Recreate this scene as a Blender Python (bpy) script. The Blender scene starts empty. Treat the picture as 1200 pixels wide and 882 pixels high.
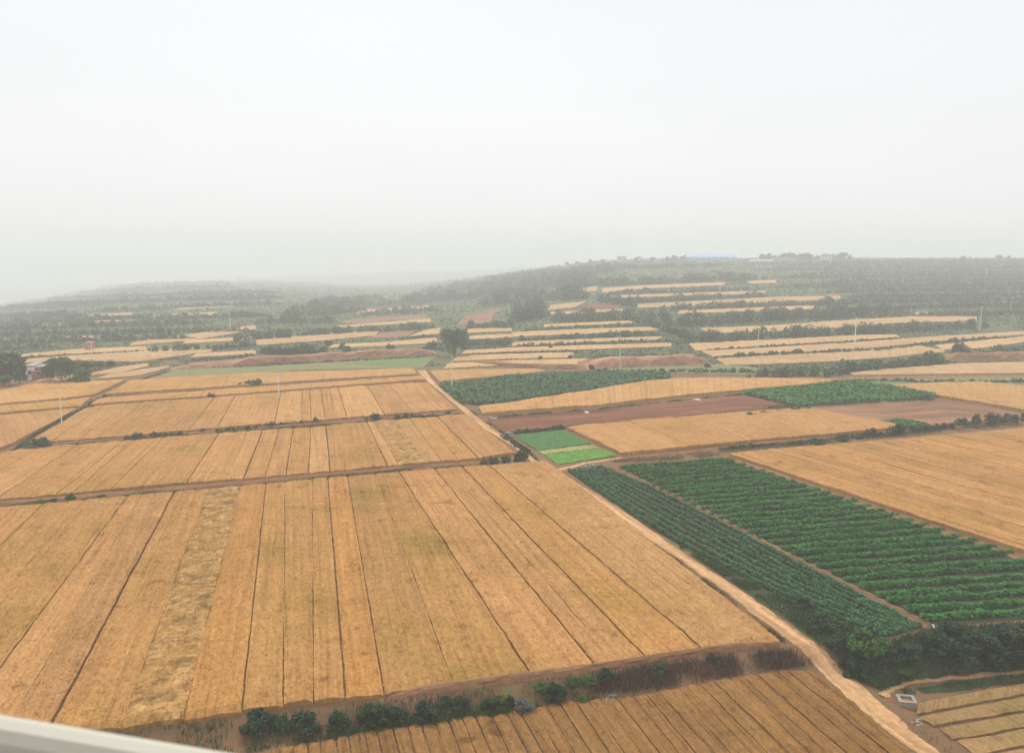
import bpy, math, random
import numpy as np
from mathutils import Vector

rng = np.random.default_rng(11)
random.seed(11)
S = bpy.context.scene
COL = S.collection

# ------------------------------------------------------------------ camera numbers
W_PX, H_PX, F_PX = 1200.0, 882.0, 1039.0
CAM_Z = 32.0
HORIZON = 285.0
TH = math.atan((441.0 - HORIZON) / F_PX)
CT, ST = math.cos(TH), math.sin(TH)

def rays(px, py):
    px = np.asarray(px, float); py = np.asarray(py, float)
    xc = (px - 600.0) / F_PX; yc = -(py - 441.0) / F_PX
    return xc, CT + yc * ST, -ST + yc * CT

# ------------------------------------------------------------------ lie of the land
def on_plane(px, py, z):
    dx, dy, dz = rays(px, py)
    t = (z - CAM_Z) / dz
    return dx * t, dy * t

BX, BY = on_plane([-200, 0, 150, 300, 450, 600, 740, 900, 975, 1040, 1100, 1200, 1400],
                  [915, 893, 868, 850, 836, 816, 798, 772, 769, 772, 764, 756, 740], -0.7)
DX, _ = on_plane([960, 1060], [770, 772], -0.7)
HALF = 1.35
def near_drop(x, y):
    yb = np.interp(x, BX, BY, left=BY[0], right=BY[-1])
    yb = yb + np.where(x < BX[0], (BX[0] - x) * -0.25, 0) + np.where(x > BX[-1], (x - BX[-1]) * 0.22, 0)
    t = np.clip((y - yb + HALF) / (2 * HALF), 0, 1)
    amp = 1.2 + 1.3 * np.clip((x - DX[0]) / (DX[1] - DX[0]), 0, 1)
    return -amp * (1 - t * t * (3 - 2 * t))

Y0 = 225.0
def ridge_dist(p):
    return np.interp(p, [250, 460, 600, 720], [2600., 2000., 1300., 1050.]), np.interp(p, [300, 700], [3450., 2900.])
SK1 = np.array([(-300, 392), (-100, 370), (0, 357), (60, 347), (100, 341), (150, 334), (200, 331), (250, 329), (300, 327.5), (350, 329), (400, 332), (440, 333), (470, 332), (520, 328.5),
                (560, 324), (600, 318), (650, 311), (700, 305), (800, 302.5), (900, 302.3), (1000, 302), (1200, 302), (1500, 304)], float)
SK2 = np.array([(-300, 365), (0, 345), (100, 337), (200, 329), (300, 325), (400, 321), (480, 317), (560, 317), (600, 314), (700, 309), (1500, 308)], float)
def zr(tab, R, p):
    return CAM_Z - (np.interp(p, tab[:, 0], tab[:, 1]) - HORIZON) / F_PX * R * 1.0
def hgt(x, y):
    x = np.asarray(x, float); y = np.asarray(y, float)
    p = 600 + 1032.0 * x / np.maximum(y, 60.0)
    R1, R2 = ridge_dist(p)
    z1 = zr(SK1, R1, p); z2 = zr(SK2, R2, p)
    t = np.clip((y - Y0) / (R1 - Y0), 0, 1)
    s = t ** 1.12
    h = z1 * s
    # back of the first rise, then up the far ridge
    tb = np.clip((y - R1) / (R2 - R1), 0, 1)
    dip = np.minimum(z1, z2) - 20
    back = z1 + (dip - z1) * np.sin(np.clip(tb * 2, 0, 1) * math.pi / 2) 
    back = np.where(tb > 0.5, dip + (z2 - dip) * (tb * 2 - 1), back)
    h = np.where(y > R1, back, h)
    h = np.where(y > R2, z2 - (y - R2) * 0.03, h)
    h = h + 0.15 * np.sin(x * 0.11 + 1.0) * np.sin(y * 0.07) * np.clip((y - 260) / 100, 0, 1)
    return h + np.where(y < 120, near_drop(x, y), 0.0)

DS = np.concatenate([np.linspace(30, 120, 240), np.linspace(121, 400, 400), np.geomspace(402, 3900, 480)])
def ground_at(px, py, off=0.0):
    """world points where the lines of sight through these picture points meet the land"""
    px = np.atleast_1d(np.asarray(px, float)); py = np.atleast_1d(np.asarray(py, float))
    if len(px) > 3000: return np.concatenate([ground_at(px[q:q + 3000], py[q:q + 3000], off) for q in range(0, len(px), 3000)])
    dx, dy, dz = rays(px, py)
    dxn, dzn = dx / dy, dz / dy
    X = dxn[:, None] * DS; Y = np.broadcast_to(DS, X.shape); Z = CAM_Z + dzn[:, None] * DS
    below = Z < hgt(X, Y) + off
    k = np.where(below.any(1), below.argmax(1), len(DS) - 1)
    lo = DS[np.maximum(k - 1, 0)]; hi = DS[k]
    for _ in range(22):
        m = (lo + hi) / 2
        b = CAM_Z + dzn * m < hgt(dxn * m, m) + off
        hi = np.where(b, m, hi); lo = np.where(b, lo, m)
    m = (lo + hi) / 2
    return np.stack([dxn * m, m], 1)

def G(px, py):
    p = ground_at(px, py)[0]
    return float(p[0]), float(p[1]), float(hgt(p[0], p[1]))

def m_per_px(x, y, z=0):
    return math.sqrt(x * x + y * y + (CAM_Z - z) ** 2) / F_PX

def smooth_noise(n, scale, seed=None):
    r = np.random.default_rng(seed if seed is not None else int(rng.integers(1 << 30)))
    k = max(2, int(n / max(scale, 1)) + 3)
    return np.interp(np.linspace(0, k - 1, n), np.arange(k), r.uniform(-1, 1, k))

def vnoise(x, y, seed=0):
    """value noise in the plane, -1..1"""
    xi = np.floor(x).astype(np.int64); yi = np.floor(y).astype(np.int64)
    fx = x - xi; fy = y - yi
    fx = fx * fx * (3 - 2 * fx); fy = fy * fy * (3 - 2 * fy)
    def hsh(a, b):
        v = (a * 374761393 + b * 668265263 + seed * 974711) & 0x7fffffff
        v = ((v ^ (v >> 13)) * 1274126177) & 0x7fffffff
        return (v ^ (v >> 16)) / 0x3fffffff - 1.0
    return ((hsh(xi, yi) * (1 - fx) + hsh(xi + 1, yi) * fx) * (1 - fy) + (hsh(xi, yi + 1) * (1 - fx) + hsh(xi + 1, yi + 1) * fx) * fy)

# ------------------------------------------------------------------ materials
def newmat(name, rough=0.9, spec=0.15):
    m = bpy.data.materials.new(name); m.use_nodes = True
    nt = m.node_tree; b = nt.nodes['Principled BSDF']
    b.inputs['Roughness'].default_value = rough
    b.inputs['Specular IOR Level'].default_value = spec
    return m, nt, b
def node(nt, t, **kw):
    n = nt.nodes.new(t)
    for k, v in kw.items():
        if k in n.inputs: n.inputs[k].default_value = v
        else: setattr(n, k, v)
    return n
def mapping(nt, src, scale):
    mp = node(nt, 'ShaderNodeMapping'); mp.inputs['Scale'].default_value = scale
    nt.links.new(src, mp.inputs['Vector']); return mp.outputs['Vector']
def noise(nt, vec, scale, detail=3, rough=0.55):
    n = node(nt, 'ShaderNodeTexNoise'); n.inputs['Scale'].default_value = scale
    n.inputs['Detail'].default_value = detail; n.inputs['Roughness'].default_value = rough
    nt.links.new(vec, n.inputs['Vector']); return n.outputs['Fac']
def ramp(nt, fac, stops):
    r = node(nt, 'ShaderNodeValToRGB'); e = r.color_ramp.elements
    while len(e) < len(stops): e.new(0.5)
    for el, (p, c) in zip(e, stops):
        el.position = p; el.color = (*c, 1) if len(c) == 3 else c
    nt.links.new(fac, r.inputs['Fac']); return r.outputs['Color']
def mix(nt, fac, a, b, mode='MIX'):
    n = node(nt, 'ShaderNodeMix', data_type='RGBA', blend_type=mode)
    if isinstance(fac, (int, float)): n.inputs[0].default_value = fac
    else: nt.links.new(fac, n.inputs[0])
    for i, v in ((6, a), (7, b)):
        if isinstance(v, tuple): n.inputs[i].default_value = (*v, 1)
        else: nt.links.new(v, n.inputs[i])
    return n.outputs[2]
def sub(fac_lo, fac_hi):
    g = (fac_lo,) * 3; h = (fac_hi,) * 3
    return g, h
def bump(nt, b, h, strength, dist):
    n = node(nt, 'ShaderNodeBump'); n.inputs['Strength'].default_value = strength; n.inputs['Distance'].default_value = dist
    nt.links.new(h, n.inputs['Height']); nt.links.new(n.outputs['Normal'], b.inputs['Normal'])

EARS = {}
KW = (0.89, 0.81, 0.665)
def wheat_mat(name, ca, cb, cc, streak=0.5, patch=0.5, lodged=0.0):
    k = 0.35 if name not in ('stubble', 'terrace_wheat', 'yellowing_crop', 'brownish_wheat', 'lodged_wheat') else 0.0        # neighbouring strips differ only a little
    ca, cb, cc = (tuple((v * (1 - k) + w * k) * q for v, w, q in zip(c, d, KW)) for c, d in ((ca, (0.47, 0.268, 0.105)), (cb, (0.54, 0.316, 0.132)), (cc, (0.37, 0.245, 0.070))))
    m = wheat_mat_one(name, ca, cb, cc, streak, patch, lodged)
    EARS[m.name] = wheat_mat_one(name + '_ears', ca, cb, cc, streak, patch, lodged, True)
    return m
def wheat_mat_one(name, ca, cb, cc, streak, patch, lodged, ears=False):
    """ripe cereal seen from above: streaks along the drilling, ripening patches, ear-sized grain"""
    m, nt, b = newmat(name, 0.95, 0.05)
    uv = node(nt, 'ShaderNodeUVMap').outputs['UV']
    geo = node(nt, 'ShaderNodeNewGeometry').outputs['Position']
    oi = node(nt, 'ShaderNodeObjectInfo').outputs['Random']
    s1 = noise(nt, mapping(nt, uv, (1.6, 0.035, 1)), 1.0, 4, 0.6)
    s2 = noise(nt, mapping(nt, uv, (2.6, 0.05, 1)), 1.0, 4, 0.65)
    p1 = noise(nt, geo, 0.075, 4, 0.6)
    p2 = noise(nt, geo, 0.42, 4, 0.65)
    g1 = noise(nt, mapping(nt, uv, (3.0, 1.3, 1)), 1.0, 4, 0.7)
    base = mix(nt, ramp(nt, s1, [(0.36, (0, 0, 0)), (0.64, (1, 1, 1))]), ca, cb)
    base = mix(nt, ramp(nt, p1, [(0.48, (0, 0, 0)), (0.64, (min(1, patch * 1.5),) * 3)]), base, cc)
    v2 = ramp(nt, s2, [(0.30, (1 - 0.62 * streak, 1 - 0.66 * streak, 1 - 0.7 * streak)), (0.44, (1 - 0.1 * streak,) * 3), (0.62, (1.07,) * 3)])
    base = mix(nt, 1.0, base, v2, 'MULTIPLY')
    v3 = ramp(nt, g1, [(0.28, (0.70, 0.68, 0.64)), (0.5, (1, 1, 1)), (0.74, (1.22, 1.22, 1.20))])
    base = mix(nt, 1.0, base, v3, 'MULTIPLY')
    v4 = ramp(nt, p2, [(0.29, (0.62, 0.55, 0.46)), (0.40, (0.97, 0.96, 0.95)), (0.56, (1, 1, 1)), (0.74, (1.16, 1.17, 1.18))])
    base = mix(nt, 1.0, base, v4, 'MULTIPLY')
    if lodged:
        w = noise(nt, mapping(nt, uv, (0.55, 0.6, 1)), 1.0, 7, 0.85)
        lc = ramp(nt, w, [(0.42, (0.13, 0.074, 0.024)), (0.50, (0.34, 0.19, 0.062)), (0.60, (0.58, 0.365, 0.145))])
        pm = noise(nt, geo, 0.28, 4, 0.7)
        base = mix(nt, ramp(nt, pm, [(0.36, (lodged * .35,) * 3), (0.52, (lodged,) * 3)]), base, lc)
    v5 = ramp(nt, oi, [(0, (0.92, 0.92, 0.93)), (1, (1.06, 1.05, 1.03))])
    base = mix(nt, 1.0, base, v5, 'MULTIPLY')
    if ears:
        ri = node(nt, 'ShaderNodeNewGeometry').outputs['Random Per Island']
        base = mix(nt, 1.0, base, ramp(nt, ri, [(0, (1.0, 0.98, 0.95)), (0.6, (1.22, 1.23, 1.24)), (1, (1.5, 1.52, 1.54))]), 'MULTIPLY')
    nt.links.new(base, b.inputs['Base Color'])
    bump(nt, b, g1, 0.7, 0.12)
    return m

WH = wheat_mat('ripe_wheat', (0.46, 0.258, 0.098), (0.545, 0.315, 0.13), (0.42, 0.25, 0.078))
WH_OL = wheat_mat('unripe_wheat', (0.44, 0.255, 0.090), (0.515, 0.305, 0.118), (0.36, 0.235, 0.065), patch=0.9)
WH_OR = wheat_mat('deep_gold_wheat', (0.455, 0.242, 0.080), (0.53, 0.29, 0.105), (0.44, 0.225, 0.068))
WH_PK = wheat_mat('pinkish_wheat', (0.48, 0.268, 0.122), (0.56, 0.33, 0.158), (0.44, 0.25, 0.105))
WH_PL = wheat_mat('pale_wheat', (0.53, 0.325, 0.15), (0.59, 0.375, 0.185), (0.50, 0.30, 0.12))
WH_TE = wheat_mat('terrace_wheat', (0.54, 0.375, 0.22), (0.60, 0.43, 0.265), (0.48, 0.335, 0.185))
WH_LO = wheat_mat('lodged_wheat', (0.48, 0.29, 0.10), (0.54, 0.33, 0.13), (0.40, 0.25, 0.08), lodged=0.85)
WH_BR = wheat_mat('brownish_wheat', (0.295, 0.165, 0.062), (0.37, 0.212, 0.083), (0.25, 0.14, 0.05), streak=1.0)
WH_ST = wheat_mat('streaked_wheat', (0.44, 0.245, 0.092), (0.51, 0.295, 0.118), (0.38, 0.235, 0.075), streak=0.9)
STUB = wheat_mat('stubble', (0.34, 0.215, 0.115), (0.40, 0.26, 0.14), (0.27, 0.215, 0.085), patch=0.8)

def soil_mat(name, ca, cb, line=0.0, along=(0.03, 1.1, 1)):
    m, nt, b = newmat(name, 0.97, 0.05)
    uv = node(nt, 'ShaderNodeUVMap').outputs['UV']
    geo = node(nt, 'ShaderNodeNewGeometry').outputs['Position']
    n1 = noise(nt, geo, 0.12, 4); n2 = noise(nt, geo, 1.7, 5, 0.7)
    c = mix(nt, ramp(nt, n1, [(0.35, (0, 0, 0)), (0.65, (1, 1, 1))]), ca, cb)
    c = mix(nt, 1.0, c, ramp(nt, n2, [(0.3, (0.75,) * 3), (0.7, (1.2,) * 3)]), 'MULTIPLY')
    if line:
        n3 = noise(nt, mapping(nt, uv, along), 1.0, 3)
        c = mix(nt, 1.0, c, ramp(nt, n3, [(0.35, (1 - line,) * 3), (0.65, (1 + line * 0.6,) * 3)]), 'MULTIPLY')
    nt.links.new(c, b.inputs['Base Color']); bump(nt, b, n2, 0.6, 0.15)
    return m
SOIL = soil_mat('ploughed_soil', (0.185, 0.074, 0.038), (0.235, 0.102, 0.053), 0.4)
SOIL_P = soil_mat('dry_soil', (0.265, 0.133, 0.074), (0.33, 0.176, 0.099), 0.35)
BANKM = soil_mat('bank_earth', (0.23, 0.115, 0.058), (0.31, 0.17, 0.088))
REDM = soil_mat('red_earth', (0.29, 0.125, 0.075), (0.48, 0.275, 0.175), 0.0)
ROADM = soil_mat('beaten_earth', (0.53, 0.30, 0.14), (0.62, 0.372, 0.185), 0.3, (1.6, 0.05, 1))

def ground_mat():
    m, nt, b = newmat('field_soil_and_weeds', 0.97, 0.05)
    geo = node(nt, 'ShaderNodeNewGeometry').outputs['Position']
    n1 = noise(nt, geo, 0.06, 4); n2 = noise(nt, geo, 0.9, 5, 0.65); n3 = noise(nt, geo, 0.3, 4)
    soil = mix(nt, n1, (0.16, 0.084, 0.044), (0.25, 0.143, 0.074))
    grass = mix(nt, n3, (0.070, 0.110, 0.045), (0.130, 0.150, 0.066))
    sep = node(nt, 'ShaderNodeSeparateXYZ'); nt.links.new(geo, sep.inputs[0])
    mr = node(nt, 'ShaderNodeMapRange'); nt.links.new(sep.outputs['Y'], mr.inputs['Value'])
    mr.inputs['From Min'].default_value = 205; mr.inputs['From Max'].default_value = 300
    mr.inputs['To Min'].default_value = 0.0; mr.inputs['To Max'].default_value = 0.36
    ad = node(nt, 'ShaderNodeMath', operation='ADD'); nt.links.new(n2, ad.inputs[0]); nt.links.new(mr.outputs[0], ad.inputs[1])
    f = ramp(nt, ad.outputs[0], [(0.52, (0, 0, 0)), (0.70, (1, 1, 1))])
    c = mix(nt, f, soil, grass)
    nt.links.new(c, b.inputs['Base Color']); bump(nt, b, n2, 0.5, 0.2)
    return m
GROUND = ground_mat()

def leaf_mat(name, cols, rough=0.75, trans=0.15):
    m, nt, b = newmat(name, rough, 0.2)
    ri = node(nt, 'ShaderNodeNewGeometry').outputs['Random Per Island']
    n = len(cols)
    c = ramp(nt, ri, [(i / max(n - 1, 1), col) for i, col in enumerate(cols)])
    oi = node(nt, 'ShaderNodeObjectInfo').outputs['Random']
    c = mix(nt, 1.0, c, ramp(nt, oi, [(0, (0.8, 0.85, 0.85)), (1, (1.15, 1.1, 1.05))]), 'MULTIPLY')
    nt.links.new(c, b.inputs['Base Color'])
    return m
LEAF = leaf_mat('bush_leaves', [(0.012, 0.036, 0.015), (0.024, 0.060, 0.022), (0.046, 0.090, 0.034)])
LEAF_B = leaf_mat('bright_leaves', [(0.022, 0.07, 0.012), (0.048, 0.125, 0.018), (0.085, 0.18, 0.03)])
LEAF_Y = leaf_mat('yellowish_leaves', [(0.14, 0.17, 0.03), (0.24, 0.24, 0.04), (0.30, 0.26, 0.06)])
LEAF_G = leaf_mat('greyish_leaves', [(0.10, 0.125, 0.10), (0.16, 0.18, 0.15), (0.22, 0.23, 0.19)])
LEAF_F = leaf_mat('orchard_leaves', [(0.034, 0.090, 0.050), (0.052, 0.120, 0.062), (0.076, 0.148, 0.075)])
LEAF_U = leaf_mat('scrub_leaves', [(0.058, 0.118, 0.060), (0.085, 0.150, 0.078), (0.13, 0.185, 0.10)])
VEG = leaf_mat('vegetable_leaves', [(0.016, 0.115, 0.014), (0.030, 0.162, 0.022), (0.060, 0.215, 0.034)])
VEG_D = leaf_mat('bluish_vegetable_leaves', [(0.022, 0.102, 0.030), (0.038, 0.138, 0.042), (0.085, 0.190, 0.078)])
GRASS = leaf_mat('verge_grass_blades', [(0.04, 0.085, 0.025), (0.07, 0.13, 0.035), (0.12, 0.16, 0.05)])
DRYG = leaf_mat('dry_grass_blades', [(0.30, 0.19, 0.09), (0.40, 0.27, 0.13), (0.16, 0.16, 0.06)])
PURP = leaf_mat('withered_weed_stems', [(0.085, 0.045, 0.038), (0.15, 0.08, 0.06), (0.24, 0.14, 0.09)])
BARK = soil_mat('bark', (0.10, 0.075, 0.055), (0.16, 0.12, 0.09))
def green_mat(name, ca, cb):
    m, nt, b = newmat(name, 0.9, 0.1)
    geo = node(nt, 'ShaderNodeNewGeometry').outputs['Position']
    n1 = noise(nt, geo, 0.25, 4); n2 = noise(nt, geo, 3.0, 4, 0.7)
    c = mix(nt, n1, ca, cb)
    c = mix(nt, 1.0, c, ramp(nt, n2, [(0.3, (0.62,) * 3), (0.7, (1.25,) * 3)]), 'MULTIPLY')
    nt.links.new(c, b.inputs['Base Color']); bump(nt, b, n2, 0.8, 0.2)
    return m
GR_MID = green_mat('seedling_green', (0.07, 0.185, 0.055), (0.10, 0.23, 0.07))
GR_BRI = green_mat('bright_green_crop', (0.12, 0.27, 0.038), (0.165, 0.33, 0.055))
GR_DUL = green_mat('dull_green_crop', (0.17, 0.20, 0.075), (0.26, 0.24, 0.11))
GR_FAR = green_mat('grassy_green', (0.11, 0.19, 0.055), (0.19, 0.25, 0.08))
PALEST = wheat_mat('yellowing_crop', (0.36, 0.40, 0.19), (0.43, 0.45, 0.23), (0.32, 0.37, 0.15))
def plain(name, col, rough=0.8, var=0.15):
    m, nt, b = newmat(name, rough, 0.3)
    geo = node(nt, 'ShaderNodeNewGeometry').outputs['Position']
    n = noise(nt, geo, 1.3, 4)
    c = mix(nt, n, tuple(v * (1 - var) for v in col), tuple(min(1, v * (1 + var)) for v in col))
    nt.links.new(c, b.inputs['Base Color']); return m
CONC = plain('weathered_concrete', (0.34, 0.32, 0.29), .9, .45)
POLEM = plain('pale_pole_concrete', (0.78, 0.77, 0.74), .8, .06)
WHITEW = plain('whitewash', (0.78, 0.77, 0.74))
BRICKW = plain('red_brick', (0.34, 0.19, 0.145))
BLUER = plain('blue_sheet_roof', (0.26, 0.47, 0.72), 0.5)
GREYW = plain('grey_render', (0.50, 0.50, 0.50))
BLUEW = plain('bluish_wall', (0.33, 0.37, 0.44))
DARKG = plain('dark_glass', (0.05, 0.06, 0.07), 0.3)
TILE = plain('grey_roof_tiles', (0.36, 0.35, 0.34))
STEEL = plain('galvanised_steel', (0.42, 0.43, 0.44), 0.5)
WOODP = plain('weathered_wood', (0.40, 0.32, 0.25))
PALER = plain('pale_rubble', (0.31, 0.275, 0.235), .9, .4)
CREAM = plain('cream_coated_metal', (0.52, 0.49, 0.405), 0.6, 0.04)
SILLD = plain('rubber_seal', (0.05, 0.035, 0.03), 0.7)

# ------------------------------------------------------------------ objects
def put(name, V, Fc, mats, origin=None, parent=None, uv=None, midx=None, smooth=False):
    V = np.asarray(V, float)
    if origin is None: origin = (0, 0, 0)
    V = V - np.asarray(origin, float)
    me = bpy.data.meshes.new(name)
    Fc = np.asarray(Fc, np.int32)
    n, k = Fc.shape
    me.vertices.add(len(V)); me.vertices.foreach_set('co', V.astype(np.float32).ravel())
    me.loops.add(n * k); me.loops.foreach_set('vertex_index', Fc.ravel())
    me.polygons.add(n); me.polygons.foreach_set('loop_start', np.arange(0, n * k, k, dtype=np.int32))
    if midx is not None: me.polygons.foreach_set('material_index', np.asarray(midx, np.int32))
    me.polygons.foreach_set('use_smooth', np.full(n, smooth))
    if uv is not None:
        l = me.uv_layers.new(name='UVMap'); l.data.foreach_set('uv', np.asarray(uv, np.float32)[Fc.ravel()].ravel())
    me.update(calc_edges=True); me.validate()
    for m in (mats if isinstance(mats, (list, tuple)) else [mats]): me.materials.append(m)
    o = bpy.data.objects.new(name, me); COL.objects.link(o)
    if parent is not None: o.parent = parent
    else: o.location = origin
    return o
def empty(name, loc):
    o = bpy.data.objects.new(name, None); COL.objects.link(o); o.location = loc; o.empty_display_size = 0.5; return o
def tag(o, label=None, cat=None, group=None, kind=None):
    if label: o['label'] = label
    if cat: o['category'] = cat
    if group: o['group'] = group
    if kind: o['kind'] = kind
    return o

class MB:
    """gathers boxes and tubes into one quad mesh"""
    def __init__(s): s.v = []; s.f = []; s.n = 0
    def add(s, V, Fc):
        s.v.append(np.asarray(V, float)); s.f.append(np.asarray(Fc, int) + s.n); s.n += len(V)
    def box(s, x0, x1, y0, y1, z0, z1, bev=0.0):
        V = [(x, y, z) for z in (z0, z1) for y in (y0, y1) for x in (x0, x1)]
        s.add(V, [(0, 2, 3, 1), (4, 5, 7, 6), (0, 1, 5, 4), (2, 6, 7, 3), (0, 4, 6, 2), (1, 3, 7, 5)])
    def tube(s, pts, rad, k=6):
        pts = [np.asarray(p, float) for p in pts]; V = []
        for i, p in enumerate(pts):
            d = pts[min(i + 1, len(pts) - 1)] - pts[max(i - 1, 0)]; d /= np.linalg.norm(d) + 1e-9
            a = np.cross(d, (0, 0, 1) if abs(d[2]) < 0.9 else (1, 0, 0)); a /= np.linalg.norm(a); b = np.cross(d, a)
            for j in range(k):
                t = 2 * math.pi * j / k; V.append(p + rad[i] * (math.cos(t) * a + math.sin(t) * b))
        Fc = [(i * k + j, i * k + (j + 1) % k, (i + 1) * k + (j + 1) % k, (i + 1) * k + j) for i in range(len(pts) - 1) for j in range(k)]
        V.append(pts[-1]); e = (len(pts) - 1) * k
        for j in range(0, k, 2): Fc.append((e + j, e + j + 1, e + (j + 2) % k, len(V) - 1))
        s.add(V, Fc)
    def build(s, name, mat, origin=None, parent=None, smooth=False):
        return put(name, np.concatenate(s.v), np.concatenate(s.f), mat, origin, parent, smooth=smooth)

def leaf_quads(C, size, up=0.35, aspect=0.55, r=None):
    r = r or rng
    n = len(C)
    d = r.normal(size=(n, 3)); d /= np.linalg.norm(d, axis=1)[:, None]
    d[:, 2] = np.abs(d[:, 2]) + up; d /= np.linalg.norm(d, axis=1)[:, None]
    t = np.cross(d, r.normal(size=(n, 3))); t /= np.linalg.norm(t, axis=1)[:, None]
    b = np.cross(d, t)
    s = (size * r.uniform(0.6, 1.3, n))[:, None]
    V = np.stack([C - t * s, C + b * s * aspect, C + t * s, C - b * s * aspect], 1).reshape(-1, 3)
    return V, np.arange(4 * n).reshape(n, 4)
def blade_quads(C, h, w, r=None):
    """upright tapering blades"""
    r = r or rng; n = len(C)
    a = r.uniform(0, 2 * math.pi, n); ca, sa = np.cos(a), np.sin(a)
    hh = h * r.uniform(0.5, 1.3, n); lean = r.normal(size=(n, 2)) * 0.35 * hh[:, None]
    side = np.stack([ca * w, sa * w, 0 * a], 1)
    tip = C + np.stack([lean[:, 0], lean[:, 1], hh], 1)
    V = np.stack([C - side, C + side, tip + side * 0.35, tip - side * 0.35], 1).reshape(-1, 3)
    return V, np.arange(4 * n).reshape(n, 4)
def in_blobs(blobs, n, r=None, inner=0.45):
    r = r or rng; blobs = np.asarray(blobs, float)
    w = blobs[:, 3] * blobs[:, 4]; k = r.choice(len(blobs), n, p=w / w.sum())
    d = r.normal(size=(n, 3)); d /= np.linalg.norm(d, axis=1)[:, None]
    q = r.uniform(inner ** 3, 1, n) ** (1 / 3)
    B = blobs[k]
    return B[:, :3] + d * q[:, None] * np.stack([B[:, 3], B[:, 3], B[:, 4]], 1)

# ------------------------------------------------------------------ ground sheet
def build_ground():
    rows = np.concatenate([np.linspace(-150, 38, 30), np.arange(39, 82, 0.5), np.arange(82, 232, 3.0), np.geomspace(233, 3950, 140)])
    us = np.linspace(-1, 1, 241)
    U, Y = np.meshgrid(us, rows); X = U * (np.maximum(Y, 0) * 0.92 + 95)
    Z = hgt(X, Y)
    V = np.stack([X, Y, Z], -1).reshape(-1, 3); nr, nc = X.shape
    i = np.arange((nr - 1) * nc).reshape(nr - 1, nc)[:, :-1].ravel()
    put('ground', V, np.stack([i, i + 1, i + nc + 1, i + nc], 1), GROUND, smooth=True)['kind'] = 'structure'
build_ground()

# ------------------------------------------------------------------ fields
def E(pts, k=61):
    """edge of a plot: picture polyline -> world curve, parameter = share of the picture width"""
    pts = np.asarray(pts, float); xs = np.linspace(pts[0, 0], pts[-1, 0], k); ys = np.interp(xs, pts[:, 0], pts[:, 1])
    return {'x0': pts[0, 0], 'x1': pts[-1, 0], 'c': ground_at(xs, ys)}
def ev(e, s):
    c = e['c']; q = np.linspace(0, 1, len(c)); s = np.clip(s, 0, 1)
    return np.stack([np.interp(s, q, c[:, 0]), np.interp(s, q, c[:, 1])], -1)
def sx(e, x): return (x - e['x0']) / (e['x1'] - e['x0'])
def shifted(e, vec): return {'x0': e['x0'], 'x1': e['x1'], 'c': e['c'] + np.asarray(vec)}

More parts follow.
